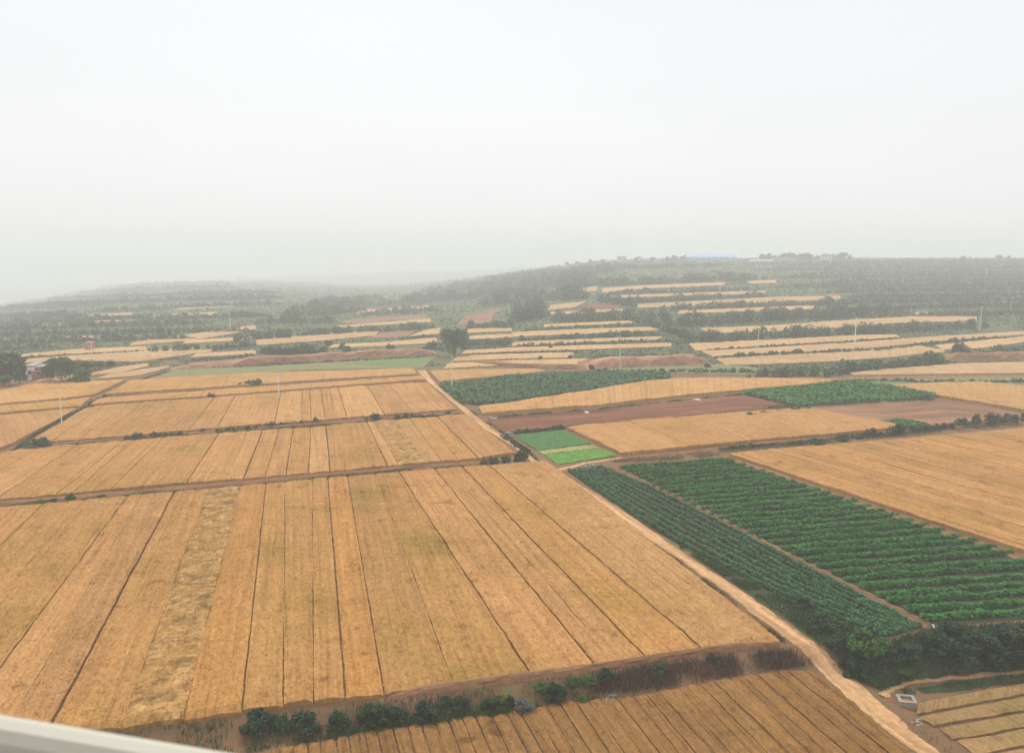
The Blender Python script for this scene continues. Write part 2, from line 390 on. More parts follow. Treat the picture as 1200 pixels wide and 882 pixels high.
def slab(near, far, sn, sf, glo, ghi, height, rough=0.05, res=None, broken=(False, False), skirt=0.5, lump=1.0, ends=(0.0, 0.0), ears=0, ear_h=.2):
    """standing crop between two edges: bumpy top, ragged sides going down into the ground"""
    a_n, a_f = ev(near, np.array([sn[0], sn[1]])), ev(far, np.array([sf[0], sf[1]]))
    L = np.linalg.norm((a_n[0] + a_n[1]) / 2 - (a_f[0] + a_f[1]) / 2)
    Wd = (np.linalg.norm(a_n[1] - a_n[0]) + np.linalg.norm(a_f[1] - a_f[0])) / 2
    dist = np.linalg.norm((a_n.mean(0) + a_f.mean(0)) / 2)
    res = res or max(0.42, dist * 0.0045)
    nu = int(np.clip(Wd / res, 3, 200)); nv = int(np.clip(L / (res * 1.3), 3, 160))
    b = np.linspace(0, 1, nv + 1)
    e0, e1 = ends[0] / max(L, 1), 1 - ends[1] / max(L, 1)
    bb = e0 + (e1 - e0) * b
    wj = np.linalg.norm(a_n[1] - a_n[0]) * (1 - b) + np.linalg.norm(a_f[1] - a_f[0]) * b + 1e-6
    def side(g, br):
        q = g / 2 * (1 + 0.4 * smooth_noise(nv + 1, 3)) + 0.025 * smooth_noise(nv + 1, 1)
        if br: q = q * np.clip(smooth_noise(nv + 1, 9) * 2.2 + 0.7, 0, 1)
        return np.clip(q, 0.0, wj * 0.45)
    lo, hi = side(glo, broken[0]) / wj, side(ghi, broken[1]) / wj
    a = np.linspace(0, 1, nu + 1)
    A = lo[:, None] + (1 - lo - hi)[:, None] * a[None, :]
    Bm = np.repeat(bb[:, None], nu + 1, 1)
    jit = 0.12 / max(L, 1)
    endr = smooth_noise(nu + 1, 3) * 0.12 / max(L, 1)
    Bm[0] += endr; Bm[-1] += endr[::-1]
    Pn = ev(near, sn[0] + (sn[1] - sn[0]) * A); Pf = ev(far, sf[0] + (sf[1] - sf[0]) * A)
    P = Pn * (1 - Bm[..., None]) + Pf * Bm[..., None]
    x, y = P[..., 0], P[..., 1]; g = hgt(x, y)
    z = g + height + rough * vnoise(x * 1.1, y * 1.1, 3) + rough * 1.4 * vnoise(x * 0.35, y * 0.35, 5) * lump
    drop = min(0.25 * height, 0.10)
    z[:, 0] -= drop; z[:, -1] -= drop; z[0] -= drop; z[-1] -= drop
    # ring of skirt vertices round the top grid
    X = np.pad(x, 1, mode='edge'); Y = np.pad(y, 1, mode='edge'); Z = np.pad(z, 1, mode='edge'); gg = np.pad(g, 1, mode='edge') - skirt
    m = np.zeros_like(Z, bool); m[0] = m[-1] = True; m[:, 0] = m[:, -1] = True
    Z = np.where(m, gg, Z)
    V = np.stack([X, Y, Z], -1).reshape(-1, 3)
    uo = rng.uniform(0, 200)
    Uc = np.pad(A * wj[:, None], 1, mode='edge') + uo; Vc = np.pad(Bm * L, 1, mode='edge') + uo
    Vc[0] -= height; Vc[-1] += height; Uc[:, 0] -= height; Uc[:, -1] += height
    nr, nc = X.shape
    i = np.arange((nr - 1) * nc).reshape(nr - 1, nc)[:, :-1].ravel()
    Fc = np.stack([i, i + 1, i + nc + 1, i + nc], 1); UV = np.stack([Uc.ravel(), Vc.ravel()], 1); mi = np.zeros(len(Fc), np.int32)
    if ears:
        ne = int(Wd * L * ears); ia = rng.uniform(0, nu, ne); ib = rng.uniform(0, nv, ne)
        u0, v0 = np.minimum(ia.astype(int), nu - 1), np.minimum(ib.astype(int), nv - 1); fu, fv = ia - u0, ib - v0
        bl = lambda Q: Q[v0, u0] * (1 - fu) * (1 - fv) + Q[v0, u0 + 1] * fu * (1 - fv) + Q[v0 + 1, u0] * (1 - fu) * fv + Q[v0 + 1, u0 + 1] * fu * fv
        C = np.stack([bl(x), bl(y), bl(z) - .04], 1) + rng.normal(size=(ne, 3)) * (.05, .05, 0)
        cut = int(ne * .8); C[:cut, 2] += rng.uniform(.03, .45 * ear_h + .03, cut)
        Va, _ = leaf_quads(C[:cut], ear_h * .48, 1.6, .30); Vb, _ = blade_quads(C[cut:], ear_h, .022)
        Ve = np.concatenate([Va, Vb]); Fe = np.arange(len(Ve)).reshape(-1, 4)
        ue = np.repeat(np.stack([bl(np.ascontiguousarray(Uc[1:-1, 1:-1])), bl(np.ascontiguousarray(Vc[1:-1, 1:-1]))], 1), 4, 0)
        Fc = np.concatenate([Fc, Fe + len(V)]); mi = np.concatenate([mi, np.ones(len(Fe), np.int32)]); V = np.concatenate([V, Ve]); UV = np.concatenate([UV, ue])
    return V, Fc, UV, mi

PLOTS = []
def field(name, label, cat, near, far, mat, height=0.7, cuts=None, mats=None, group=None, part='crop_strip', gap=0.135, edge=0.1, rough=0.05, **kw):
    if not isinstance(near, dict): PLOTS.append((near, far))
    near = near if isinstance(near, dict) else E(near); far = far if isinstance(far, dict) else E(far)
    c = (near['c'].mean(0) + far['c'].mean(0)) / 2; org = (c[0], c[1], float(hgt(c[0], c[1])))
    if not cuts:
        V, Fc, uv, mi = slab(near, far, (0, 1), (0, 1), edge, edge, height, rough, **kw)
        return tag(put(name, V, Fc, [mat, EARS.get(mat.name, mat)], org, uv=uv, midx=mi), label, cat, group, 'thing')
    root = tag(empty(name, org), label, cat, group, 'thing')
    st = [(0, 0, edge * 2, False)] + [(sx(near, q[0]), sx(far, q[1]), gap * (q[2] if len(q) > 2 else 1), bool(q[3]) if len(q) > 3 else False) for q in cuts] + [(1, 1, edge * 2, False)]
    for k in range(len(st) - 1):
        l, r = st[k], st[k + 1]
        m = mats[k % len(mats)] if mats else mat
        V, Fc, uv, mi = slab(near, far, (l[0], r[0]), (l[1], r[1]), l[2], r[2], height * (1 + 0.06 * rng.uniform(-1, 1)), rough * (1.3 if m is WH_LO else 1), broken=(l[3], r[3]), lump=1.6 if m is WH_LO else 1, **kw)
        put(part, V, Fc, [m, EARS.get(m.name, m)], org, root, uv, mi)
    return root

# --- left of the track: the big near field
F1n = [(-450, 925), (0, 872), (150, 856), (225, 846), (300, 833), (405, 821), (450, 815), (600, 797), (700, 783), (760, 774), (825, 763), (915, 755)]
F1f = [(-300, 627), (0, 596), (112, 586), (205, 578), (300, 569), (400, 560), (507, 551), (565, 547), (600, 544), (640, 541)]
T = True
c1 = [(-400, -30, .7), (-260, 52, .9), (-165, 100, .6, T), (-68, 150, 1.1), (2, 167, .5, T), (55, 205, 1.6), (143, 245, .35, T), (216, 282, .35, T), (284, 312, 1.0), (332, 334, .9, T), (368, 366, .7, T), (405, 384, 1.3),
      (450, 407, .8), (532, 440, .55, T), (622, 467, 1.3), (697, 509, 1.3), (722, 525, .7, T), (757, 541, 1.5), (822, 572, 1.5)]
m1 = [WH_OL, WH, WH_OL, WH_OL, WH_PK, WH_PK, WH, WH_LO, WH_OR, WH_OL, WH_OL, WH_OL, WH_OR, WH_OL, WH_OL, WH_PK, WH_PK, WH_PK, WH, WH_PL]
field('wheat_field', 'largest ripe wheat field, long furrowed strips filling the lower left', 'field', F1n, F1f, WH, 0.42, c1, m1, 'wheat fields left of the dirt road', ends=(0, 0.3), ears=38)
# second field back
F2n = [(-300, 611), (0, 588), (75, 582), (130, 576), (217, 568), (300, 562), (385, 555), (455, 548), (560, 539), (604, 533)]
F2f = [(-220, 558), (0, 534), (30, 527), (75, 524), (145, 519), (225, 512), (300, 507), (382, 501), (425, 497), (510, 490), (545, 487)]
c2 = [(-140, 0, .9), (-70, 50, .7), (-5, 91, .9), (42, 127, .6, T), (66, 145, 1.0), (85, 157, .6, T), (130, 192, .7), (219, 257, 1.4), (243, 275, .5, T), (265, 290, .5, T), (286, 308, 1.3), (311, 327, .8), (335, 344, 1.), (362, 364, 1.), (387, 382, 1.5),
      (454, 430, 1.0), (467, 437, .3, T), (499, 464, .3, T), (517, 480, .9, T), (537, 496, .6), (560, 512, 1.4)]
m2 = [WH, WH, WH_PK, WH, WH_PK, WH, WH, WH_OL, WH_PK, WH, WH_PK, WH, WH_PK, WH, WH_PL, WH, WH_PL, WH_LO, WH_PL, WH, WH, WH_PK]
field('wheat_field', 'ripe wheat field with a lodged brown patch, just behind the largest field', 'field', F2n, F2f, WH, 0.5, c2, m2, 'wheat fields left of the dirt road', edge=0.05, ears=14, ear_h=.22)
# third
F3n = [(27, 523), (62, 519), (150, 513), (220, 506), (300, 500), (425, 490), (500, 484), (536, 481)]
F3f = [(100, 480), (130, 476), (250, 468), (300, 464), (425, 454), (500, 449)]
c3 = [(45, 112, .6, T), (62, 122, .7, T), (92, 150, .8, T), (110, 165, .6, T), (222, 252, 1.1), (255, 276, .8), (322, 329, 1.2), (354, 354, 1.), (365, 363, 1.), (381, 376, .8), (393, 386, .6, T), (407, 396, 1.2), (451, 430, 1.3), (484, 456, .9), (520, 489, .6, T)]
m3 = [WH_PK, WH, WH_PK, WH, WH_ST, WH_PK, WH_PK, WH_PL, WH_PK, WH_PK, WH, WH_PK, WH_PL, WH_PK, WH_PK, WH_PK]
field('wheat_field', 'third ripe wheat field back, a dozen strips ending at the dirt road', 'field', F3n, F3f, WH, 0.5, c3, m3, 'wheat fields left of the dirt road', ears=6, ear_h=.24)
field('wheat_field', 'narrow wheat strip between two dark banks, behind the third field back', 'field', [(106, 476), (250, 466), (300, 462), (425, 452), (499, 446)], [(116, 469), (300, 455.5), (410, 448), (497, 442)], WH, 0.6,
      [(330, 338, .7), (435, 432, .7)], [WH, WH_PL, WH_PK], 'wheat fields left of the dirt road')
field('wheat_field', 'wheat plot meeting the green grass strip, farthest of those along the road', 'field', [(122, 464), (275, 454), (410, 445), (489, 440)], [(155, 447), (225, 443), (300, 439), (485, 433.5)], WH_PL, 0.6,
      [(262, 270, .6)], [WH, WH_PL], 'wheat fields left of the dirt road')
field('wheat_field', 'wheat plot beyond the diagonal ditch, in front of the white walled house', 'field', [(-120, 484), (0, 475), (75, 469), (112, 464)], [(-120, 464), (0, 453.5), (90, 449), (148, 447)], WH, 0.6,
      [(77, 128, .8, T)], [WH_PL, WH_PK], 'wheat fields beyond the diagonal ditch')
field('wheat_field', 'thin wheat strip between two ditches at the left edge', 'field', [(-120, 497), (0, 486.5), (60, 481), (95, 478)], [(-120, 486), (0, 478), (75, 471.5), (108, 467.5)], WH, 0.6, group='wheat fields beyond the diagonal ditch')
field('wheat_field', 'triangular wheat plot at the left edge, closed in by the diagonal ditch', 'field', [(-160, 556), (0, 528), (18, 521)], [(-160, 508), (0, 489), (60, 484), (92, 481)], WH_PK, 0.65, group='wheat fields beyond the diagonal ditch')

# --- right of the track
field('wheat_field', 'small pale wheat wedge above the upper green field by the road end', 'field', [(515, 449), (545, 446), (600, 441), (640, 437)], [(503, 436.5), (545, 435), (600, 434), (630, 434)], WH_PL, 0.6, group='wheat fields right of the dirt road')
field('wheat_field', 'long pale wheat strip above the brown ploughed field', 'field', [(565, 487), (600, 484), (700, 477), (775, 468), (900, 456), (992, 449)], [(561, 479), (600, 473.5), (707, 457), (755, 448.5), (800, 445), (900, 445), (990, 447)], WH_PL, 0.65, group='wheat fields right of the dirt road')
field('wheat_field', 'pale wheat field at the right edge above the dry brown plot', 'field', [(1060, 457.5), (1100, 466), (1150, 474), (1200, 483), (1320, 505)], [(1042, 453.5), (1100, 450.5), (1152, 449.5), (1200, 455), (1320, 470)], WH_PL, 0.65, group='wheat fields right of the dirt road')
field('wheat_field', 'wheat field between the bright green plot and the dry brown plot', 'field', [(727, 534), (780, 529), (830, 524), (900, 517), (1000, 509), (1056, 503)], [(663, 503), (750, 494.5), (815, 489.5), (900, 483), (943, 479.5), (1050, 500)], WH, 0.65,
      [(772, 705, .8, T), (800, 735, .5, T), (860, 790, .5, T)], [WH_PK, WH_PK, WH, WH_PK], 'wheat fields right of the dirt road', gap=0.2)
# big field on the right, drilled along its long side
W5f = E([(853, 534), (900, 528), (1000, 521), (1100, 512), (1200, 503), (1330, 491)])
vec = ground_at(1330, 695)[0] - ground_at(853, 536)[0]
W5n = shifted(W5f, vec)
w5c = [(float(x_), float(x_), .55 + .5 * (k_ % 3 == 0), True) for k_, x_ in enumerate(np.cumsum([862] + list(rng.uniform(11, 19, 29)))) if x_ < 1318]
field('wheat_field', 'broad ripe wheat field at right edge, beside the large dark green field', 'field', W5n, W5f, WH, 0.45, w5c,
      [WH_PK, WH, WH_ST, WH_PK, WH_ST, WH_PK, WH], 'wheat fields right of the dirt road', gap=0.2, ears=14, ear_h=.22)
# nearest field along the bottom, closely ridged
BFf = E([(120, 912), (342, 877), (440, 857), (512, 848), (600, 834.5), (660, 825.5), (740, 818.5), (800, 805.5), (900, 789.5), (951, 786)])
d1 = ground_at(1072, 884)[0] - ground_at(958, 788)[0]
BFn = shifted(BFf, d1 * 2.3)
bx = []; q = 150.0
while q < 935:
    bx.append((q, q, 1.15 if len(bx) % 2 else .75, bool(rng.uniform() < .35))); q += float(rng.uniform(14, 19))
field('wheat_field', 'nearest ridged brown gold wheat field along the bottom, below the bushy bank', 'field', BFn, BFf, WH_BR, 0.22, bx, [WH_BR], 'wheat fields left of the dirt road', gap=0.12, ears=50, ear_h=.17, rough=0.06)
# ridged stubble beds in the lower right corner
root = tag(empty('stubble_field', G(1160, 850)), 'ridged grey tan stubble beds in the lower right corner', 'field', None, 'thing')
beds = [((1076, 825), (1340, 777), (1073, 838), (1340, 788)), ((1075, 842), (1345, 791), (1094, 852), (1345, 808)), ((1100, 855), (1350, 811), (1116, 868), (1350, 826)), ((1121, 870), (1360, 829), (1140, 886), (1360, 846)),
        ((1147, 888), (1365, 850), (1172, 906), (1370, 870)), ((1178, 909), (1370, 874), (1215, 934), (1385, 897))]
for a_, b_, c_, d_ in beds:
    V, Fc, uv, mi = slab(E([c_, d_]), E([a_, b_]), (0, 1), (0, 1), .1, .1, 0.2, 0.04, ears=25, ear_h=.12)
    put('crop_strip', V, Fc, [STUB, EARS[STUB.name]], root.location, root, uv, mi)
# brown fields
field('ploughed_field', 'dark reddish brown ploughed field between two pale wheat strips', 'field', [(585, 506), (600, 507), (660, 502), (755, 492.5), (825, 487.5), (900, 480), (935, 479)], [(570, 491), (600, 488), (700, 480), (812, 468.5), (870, 463), (900, 470), (934, 477.5)], SOIL, 0.12, rough=0.04)
field('ploughed_field', 'dry pale brown bare field with a small dark green patch on it', 'field', [(985, 487.5), (1030, 495.5), (1058, 502.5), (1090, 500.5), (1200, 493.5), (1300, 499)], [(950, 480), (1000, 476), (1050, 473), (1100, 468), (1150, 476), (1200, 486), (1300, 497)], SOIL_P, 0.1, rough=0.04)
# bright plots beside the track
field('seedling_plot', 'mid green seedling plot beside the dirt road, above the pale strip', 'crop plot', [(629, 528), (660, 524.5), (693, 520.5)], [(601, 511), (630, 508), (660, 504.5)], GR_MID, 0.25, ears=22, ear_h=.24, rough=.07, group='small green plots beside the road')
field('seedling_plot', 'pale yellowing strip between the two small green plots', 'crop plot', [(636, 533), (703, 525.5)], [(630, 529), (694, 521.5)], PALEST, 0.22, ears=22, ear_h=.24, rough=.07, group='small green plots beside the road')
field('seedling_plot', 'brightest green small plot at the bend of the side path', 'crop plot', [(653, 544.5), (690, 539.5), (725, 534)], [(638, 534), (704, 526.5)], GR_BRI, 0.25, ears=22, ear_h=.24, rough=.07, group='small green plots beside the road')
field('grass_strip', 'green grass strip below the red earth cut left of the road end', 'field', [(160, 446), (300, 437.5), (350, 434), (495, 431.5)], [(200, 434), (300, 430), (400, 424), (470, 419.5), (511, 418)], GR_DUL, 0.2)
field('grass_strip', 'bright green tapering patch beside the big round tree', 'field', [(400, 427), (490, 430)], [(440, 422.5), (508, 419)], GR_FAR, 0.32)
field('grass_strip', 'dull green rough strip in front of the large red cut bank', 'field', [(700, 435.5), (790, 438), (900, 440)], [(712, 432), (800, 428.5), (860, 427), (905, 436)], GR_DUL, 0.2)
field('grass_strip', 'dull green rough strip below the track at right, beside vegetables', 'field', [(1000, 448), (1045, 452), (1100, 449), (1200, 454), (1300, 462)], [(1000, 445), (1100, 443.5), (1200, 443), (1300, 443)], GR_DUL, 0.2)

# --- vegetable fields: rows of leafy plants
SHADE_BED = green_mat('bed_painted_shade', (0.040, 0.040, 0.022), (0.045, 0.062, 0.028))  # sheet under crop rows; shade of the row gaps is put into its colour
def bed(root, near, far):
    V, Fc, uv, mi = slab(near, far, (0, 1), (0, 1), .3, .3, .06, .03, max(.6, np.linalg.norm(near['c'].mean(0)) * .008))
    put('shade_painted_bed', V, Fc, SHADE_BED, root.location, root, uv)
def veg_field(label, rows, mat, leaf, dens, halfw, top, org, group=None):
    root = tag(empty('vegetable_field', org), label, 'field', group, 'thing')
    for a, b in rows:
        a = np.asarray(a); b = np.asarray(b); L = np.linalg.norm(b - a); n = max(40, int(L * dens))
        t = rng.uniform(0, 1, n); ph = rng.uniform(0, 99)
        lump = 0.72 + 0.38 * vnoise(t * L * 0.55 + ph, np.full(n, ph), 8) 
        d = (b - a) / L; nrm = np.array([-d[1], d[0]])
        ang = rng.uniform(0, math.pi, n); rr = np.sqrt(rng.uniform(0.15, 1, n))
        off = np.cos(ang) * rr * halfw * (0.85 + 0.2 * lump) + 0.07 * vnoise(t * L * 0.2 + ph, np.zeros(n), 4)
        P = a + (b - a) * t[:, None] + nrm * off[:, None]
        z = hgt(P[:, 0], P[:, 1]) + 0.08 + np.sin(ang) * rr * top * lump
        V, Fc = leaf_quads(np.stack([P[:, 0], P[:, 1], z], 1), leaf, 1.1)
        put('crop_row', V, Fc, mat, org, root)
    return root
def rows_between(n_near, n_far, n, jitter=0.12, lo=0.0, hi=1.0):
    """rows running from left to right, stacked from the far edge to the near edge; edges are (left, right) world points"""
    out = []
    for k in range(n):
        b = lo + (hi - lo) * (k + 0.5 + rng.uniform(-jitter, jitter)) / n
        out.append((n_far[0] * (1 - b) + n_near[0] * b, n_far[1] * (1 - b) + n_near[1] * b))
    return out
P2 = lambda x, y: ground_at(x, y)[0]
vg = veg_field('large dark green vegetable field of cross rows on the right', rows_between((P2(1092, 733), P2(1383, 713)), (P2(722, 547), P2(845, 537)), 30), VEG, 0.18, 85, 0.43, 0.7, G(1000, 640), 'vegetable fields')
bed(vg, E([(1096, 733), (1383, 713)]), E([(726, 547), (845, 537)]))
V4L = [(664, 552), (722, 592), (790, 636), (900, 693), (1036, 748)]; V4R = [(706, 547), (757, 568), (830, 603), (930, 656), (1082, 735)]
l_, r_ = ground_at(*np.array(V4L, float).T), ground_at(*np.array(V4R, float).T)
lines = [l_ * (1 - (k + .5) / 8) + r_ * (k + .5) / 8 for k in range(8)]
vg = empty('vegetable_field', G(860, 640)); tag(vg, 'narrow dark green vegetable field whose rows run along the dirt road', 'field', 'vegetable fields', 'thing')
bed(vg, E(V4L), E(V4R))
for k, p in enumerate(lines):
    seg = np.linalg.norm(np.diff(p, axis=0), axis=1); L = seg.sum(); m = int(L * 75); cs = np.concatenate([[0], np.cumsum(seg)]) / L
    t = rng.uniform(0, 1, m); ang = rng.uniform(0, math.pi, m); rr = np.sqrt(rng.uniform(.1, 1, m)); lump = .75 + .35 * vnoise(t * L * 1.1 + k * 7, np.full(m, k * 3.0), 8)
    q = np.stack([np.interp(t, cs, p[:, 0]), np.interp(t, cs, p[:, 1])], 1); d = np.stack([np.interp(t, cs, np.gradient(p[:, 0])), np.interp(t, cs, np.gradient(p[:, 1]))], 1); d /= np.linalg.norm(d, axis=1)[:, None]
    q = q + np.stack([-d[:, 1], d[:, 0]], 1) * (np.cos(ang) * rr * .27 * lump)[:, None]
    V, Fc = leaf_quads(np.stack([q[:, 0], q[:, 1], hgt(q[:, 0], q[:, 1]) + .08 + np.sin(ang) * rr * .5 * lump], 1), .15, 1.1)
    put('crop_row', V, Fc, VEG_D, vg.location, vg)
def rows_curve(near, far, n):
    near, far = E(near), E(far); out = []
    for k in range(n):
        b = (k + .5) / n
        p = near['c'] * b + far['c'] * (1 - b)
        for i in range(0, 60, 20): out.append((p[i], p[i + 20])) if False else None
        out.append((p[0], p[-1], p))
    return out
def veg_curved(label, near, far, n, mat, leaf, dens, halfw, top, group=None):
    near, far = E(near), E(far)
    c = (near['c'].mean(0) + far['c'].mean(0)) / 2; org = (c[0], c[1], float(hgt(*c)))
    root = tag(empty('vegetable_field', org), label, 'field', group, 'thing')
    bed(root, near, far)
    for k in range(n):
        b = (k + .5) / n; p = near['c'] * b + far['c'] * (1 - b)
        seg = np.linalg.norm(np.diff(p, axis=0), axis=1); L = seg.sum(); m = max(30, int(L * dens)); cs = np.concatenate([[0], np.cumsum(seg)]) / L
        t = rng.uniform(0, 1, m); ph = rng.uniform(0, 99); lump = 0.75 + 0.35 * vnoise(t * L * 0.4 + ph, np.full(m, ph), 8)
        ang = rng.uniform(0, math.pi, m); rr = np.sqrt(rng.uniform(.15, 1, m))
        X = np.interp(t, cs, p[:, 0]) + rng.normal(size=m) * .1; Y = np.interp(t, cs, p[:, 1]) + np.cos(ang) * rr * halfw
        z = hgt(X, Y) + 0.08 + np.sin(ang) * rr * top * lump
        V, Fc = leaf_quads(np.stack([X, Y, z], 1), leaf, 1.1); put('crop_row', V, Fc, mat, org, root)
    return root
veg_curved('upper dark green vegetable field beside the far end of the road, back half', [(527, 462), (560, 460), (600, 456), (685, 447), (785, 440.5)], [(515, 452), (560, 447), (600, 441), (685, 437), (780, 438.5)], 9, VEG_D, 0.38, 26, 1.2, 0.8, 'vegetable fields')
veg_curved('upper dark green vegetable field beside the far end of the road, front half', [(537, 470), (557, 475), (600, 470.5), (640, 465.5), (707, 456.5), (784, 444)], [(529, 464), (560, 461.5), (600, 457.5), (685, 448.5), (740, 444.5), (785, 441.5)], 8, VEG_D, 0.38, 26, 1.0, 0.8, 'vegetable fields')
veg_curved('dark green vegetable field with a bushy tip beside the dry brown plot', [(878, 464), (905, 470.5), (938, 477), (1000, 471), (1075, 468), (1094, 467)], [(872, 462), (935, 454), (992, 447.5), (1037, 452.5), (1095, 463)], 12, VEG, 0.36, 26, 1.0, 0.9, 'vegetable fields')
veg_curved('tiny dark green vegetable patch on the dry brown plot', [(1030, 497), (1060, 503), (1088, 499.5)], [(1026, 494.5), (1055, 492.5), (1087, 498)], 5, VEG, 0.34, 24, 0.7, 0.6, 'vegetable fields')

# ------------------------------------------------------------------ roads and paths
def ribbon(name, L, R, mat, lift=0.07, nu=8, k=160, ruts=True):
    L = np.asarray(L, float); R = np.asarray(R, float)
    t = np.linspace(0, 1, k); tt = np.linspace(0, 1, len(L))
    l = ground_at(np.interp(t, tt, L[:, 0]), np.interp(t, tt, L[:, 1])); r = ground_at(np.interp(t, tt, R[:, 0]), np.interp(t, tt, R[:, 1]))
    a = np.linspace(0, 1, nu + 1)
    j = 0.16 * smooth_noise(k, 2); j2 = 0.16 * smooth_noise(k, 2)
    d = (r - l) / np.linalg.norm(r - l, axis=1)[:, None]
    l = l + d * j[:, None]; r = r + d * j2[:, None]
    P = l[:, None, :] * (1 - a)[None, :, None] + r[:, None, :] * a[None, :, None]
    w = np.linalg.norm(r - l, axis=1)[:, None]
    z = hgt(P[..., 0], P[..., 1]) + lift + 0.02 * vnoise(P[..., 0] * 2, P[..., 1] * 2, 2)
    if ruts: z = z - 0.03 * (np.abs(np.abs(a - .5) - .25) < .1)[None, :]
    z[:, 0] -= 0.4; z[:, -1] -= 0.4
    V = np.stack([P[..., 0], P[..., 1], z], -1).reshape(-1, 3)
    i = np.arange((k - 1) * (nu + 1)).reshape(k - 1, nu + 1)[:, :-1].ravel()
    o = put(name, V, np.stack([i, i + 1, i + nu + 2, i + nu + 1], 1), mat, uv=np.stack([(a[None] * w).ravel(), np.repeat(np.cumsum(np.r_[0, np.linalg.norm(np.diff(l, axis=0), axis=1)]), nu + 1)], 1), smooth=True)
    o['kind'] = 'structure'; return o
RD = [(1265, 1050, 1310, 1050), (1160, 960, 1198, 960), (1072, 882, 1106, 882), (1040, 860, 1077, 860), (1007, 832, 1046, 831), (957, 787, 996, 787), (932, 757, 963, 757), (900, 735, 931, 735), (850, 695, 877, 695), (803, 662, 823, 662), (740, 620, 764, 620), (700, 590, 719, 590), (647, 557, 664, 557),
      (624, 543, 640, 543), (598, 522, 609, 522), (566, 502, 577, 502), (540, 480, 549, 480), (513, 457, 520, 457), (498, 445, 508, 445), (487, 434, 500, 434)]
ribbon('dirt_road', [(a, b) for a, b, c, d in RD], [(c, d) for a, b, c, d in RD], ROADM, k=320)
ribbon('dirt_path', [(1026, 812), (1040, 804), (1058, 798), (1100, 792.5), (1200, 784), (1330, 772)], [(1042, 820), (1050, 810), (1064, 803.5), (1104, 798), (1200, 789.5), (1330, 778)], ROADM, 0.09, 4, 60, False)
ribbon('dirt_path', [(648, 550), (665, 546), (682, 541.5), (705, 538.5), (728, 535.5)], [(656, 553), (670, 549.5), (685, 545), (706, 541.5), (732, 538)], ROADM, 0.09, 4, 40, False)
ribbon('dirt_path', [(713, 547), (745.5, 560), (816.5, 593), (898.5, 637), (1002, 690), (1087, 732)], [(716, 546.7), (748.5, 559.7), (820, 592.3), (902, 636.3), (1006, 689.6), (1092, 731.3)], BANKM, 0.12, 4, 90, False)
ribbon('dirt_path', [(992, 441.5), (1100, 440), (1200, 440), (1310, 440)], [(992, 444), (1100, 442.5), (1200, 442), (1310, 442)], SOIL_P, 0.1, 3, 60, False)
ribbon('dirt_path', [(805, 417), (815, 412), (800, 404), (790, 398)], [(842, 431), (822, 413), (806, 404), (794, 398)], SOIL_P, 0.1, 3, 60, False)

# ------------------------------------------------------------------ low banks and cut earth faces between the plots
def bank(pts, height, width, mat, k=80, back=None):
    """an earth lip along a picture polyline: steep front, gently falling back"""
    pts = np.asarray(pts, float); xs = np.linspace(pts[0, 0], pts[-1, 0], k); c = ground_at(xs, np.interp(xs, pts[:, 0], pts[:, 1]))
    t = np.gradient(c, axis=0); t /= np.linalg.norm(t, axis=1)[:, None]; n = np.stack([-t[:, 1], t[:, 0]], 1)
    n[n[:, 1] < 0] *= -1
    end = np.clip(np.minimum(np.arange(k), np.arange(k)[::-1]) / 9.0, 0, 1) ** .7
    back = back or width
    prof = [(-0.1, -0.3), (0.0, 0.03), (0.12, 0.35), (0.25, 0.75), (0.42, 1.0), (0.42 + 0.2 * back / width, 0.96), (0.42 + 0.6 * back / width, 0.5), (0.42 + back / width, -0.15)]
    V = []
    hn = height * (0.92 + 0.09 * smooth_noise(k, 6)) * end
    for q, (o_, z_) in enumerate(prof):
        P = c + n * (o_ * width + 0.12 * width * smooth_noise(k, 2) * (0 < q < 7))[:, None]
        V.append(np.stack([P[:, 0], P[:, 1], hgt(P[:, 0], P[:, 1]) + (z_ * hn if z_ > 0 else z_)], 1))
    V = np.stack(V, 1); m = V.shape[1]
    i = np.arange((k - 1) * m).reshape(k - 1, m)[:, :-1].ravel()
    o = put('bank_ground', V.reshape(-1, 3), np.stack([i, i + m, i + m + 1, i + 1], 1), mat, uv=np.zeros((k * m, 2))); o['kind'] = 'structure'; return o
bank([(-250, 617), (0, 594), (75, 588), (130, 583), (217, 575), (300, 567.5), (385, 560), (455, 553.5), (560, 545), (606, 540)], 0.55, 1.6, BANKM)
bank([(28, 526), (62, 523.5), (150, 517), (220, 510.5), (300, 504.5), (425, 494.5), (500, 488), (540, 485)], 0.5, 1.6, BANKM)
bank([(106, 477.6), (250, 468.2), (300, 464), (425, 453.8), (500, 448)], 0.45, 1.2, BANKM)
bank([(118, 466), (275, 456), (410, 447), (494, 441)], 0.4, 1.0, BANKM)
bank([(-120, 487), (0, 477.5), (75, 471.2), (112, 466.5)], 0.35, 1.0, BANKM)
bank([(-120, 500), (0, 488.5), (60, 483), (96, 480)], 0.35, 1.0, BANKM)
bank([(727, 540), (780, 536), (830, 531), (845, 529)], 0.5, 1.3, BANKM)
bank([(845, 527.5), (900, 520.5), (1000, 513), (1057, 507), (1150, 500), (1300, 490)], 0.35, 1.2, BANKM)
bank([(578, 489.5), (700, 479.3), (812, 468), (870, 462)], 0.35, 1.0, BANKM)
bank([(858, 540), (900, 553.5), (1000, 592), (1150, 641), (1200, 660), (1380, 720)], 0.3, 1.0, BANKM)
bank([(455, 819), (600, 801.5), (700, 787), (760, 778), (825, 767), (918, 759)], 0.45, 0.9, BANKM)
bank([(270, 429.5), (310, 427.5), (400, 422.5), (470, 417.5), (515, 416)], 2.2, 2.0, REDM, 90, 16)
bank([(690, 433.5), (720, 432), (760, 430), (800, 428.5), (836, 428)], 2.7, 3.6, REDM, 70, 16)
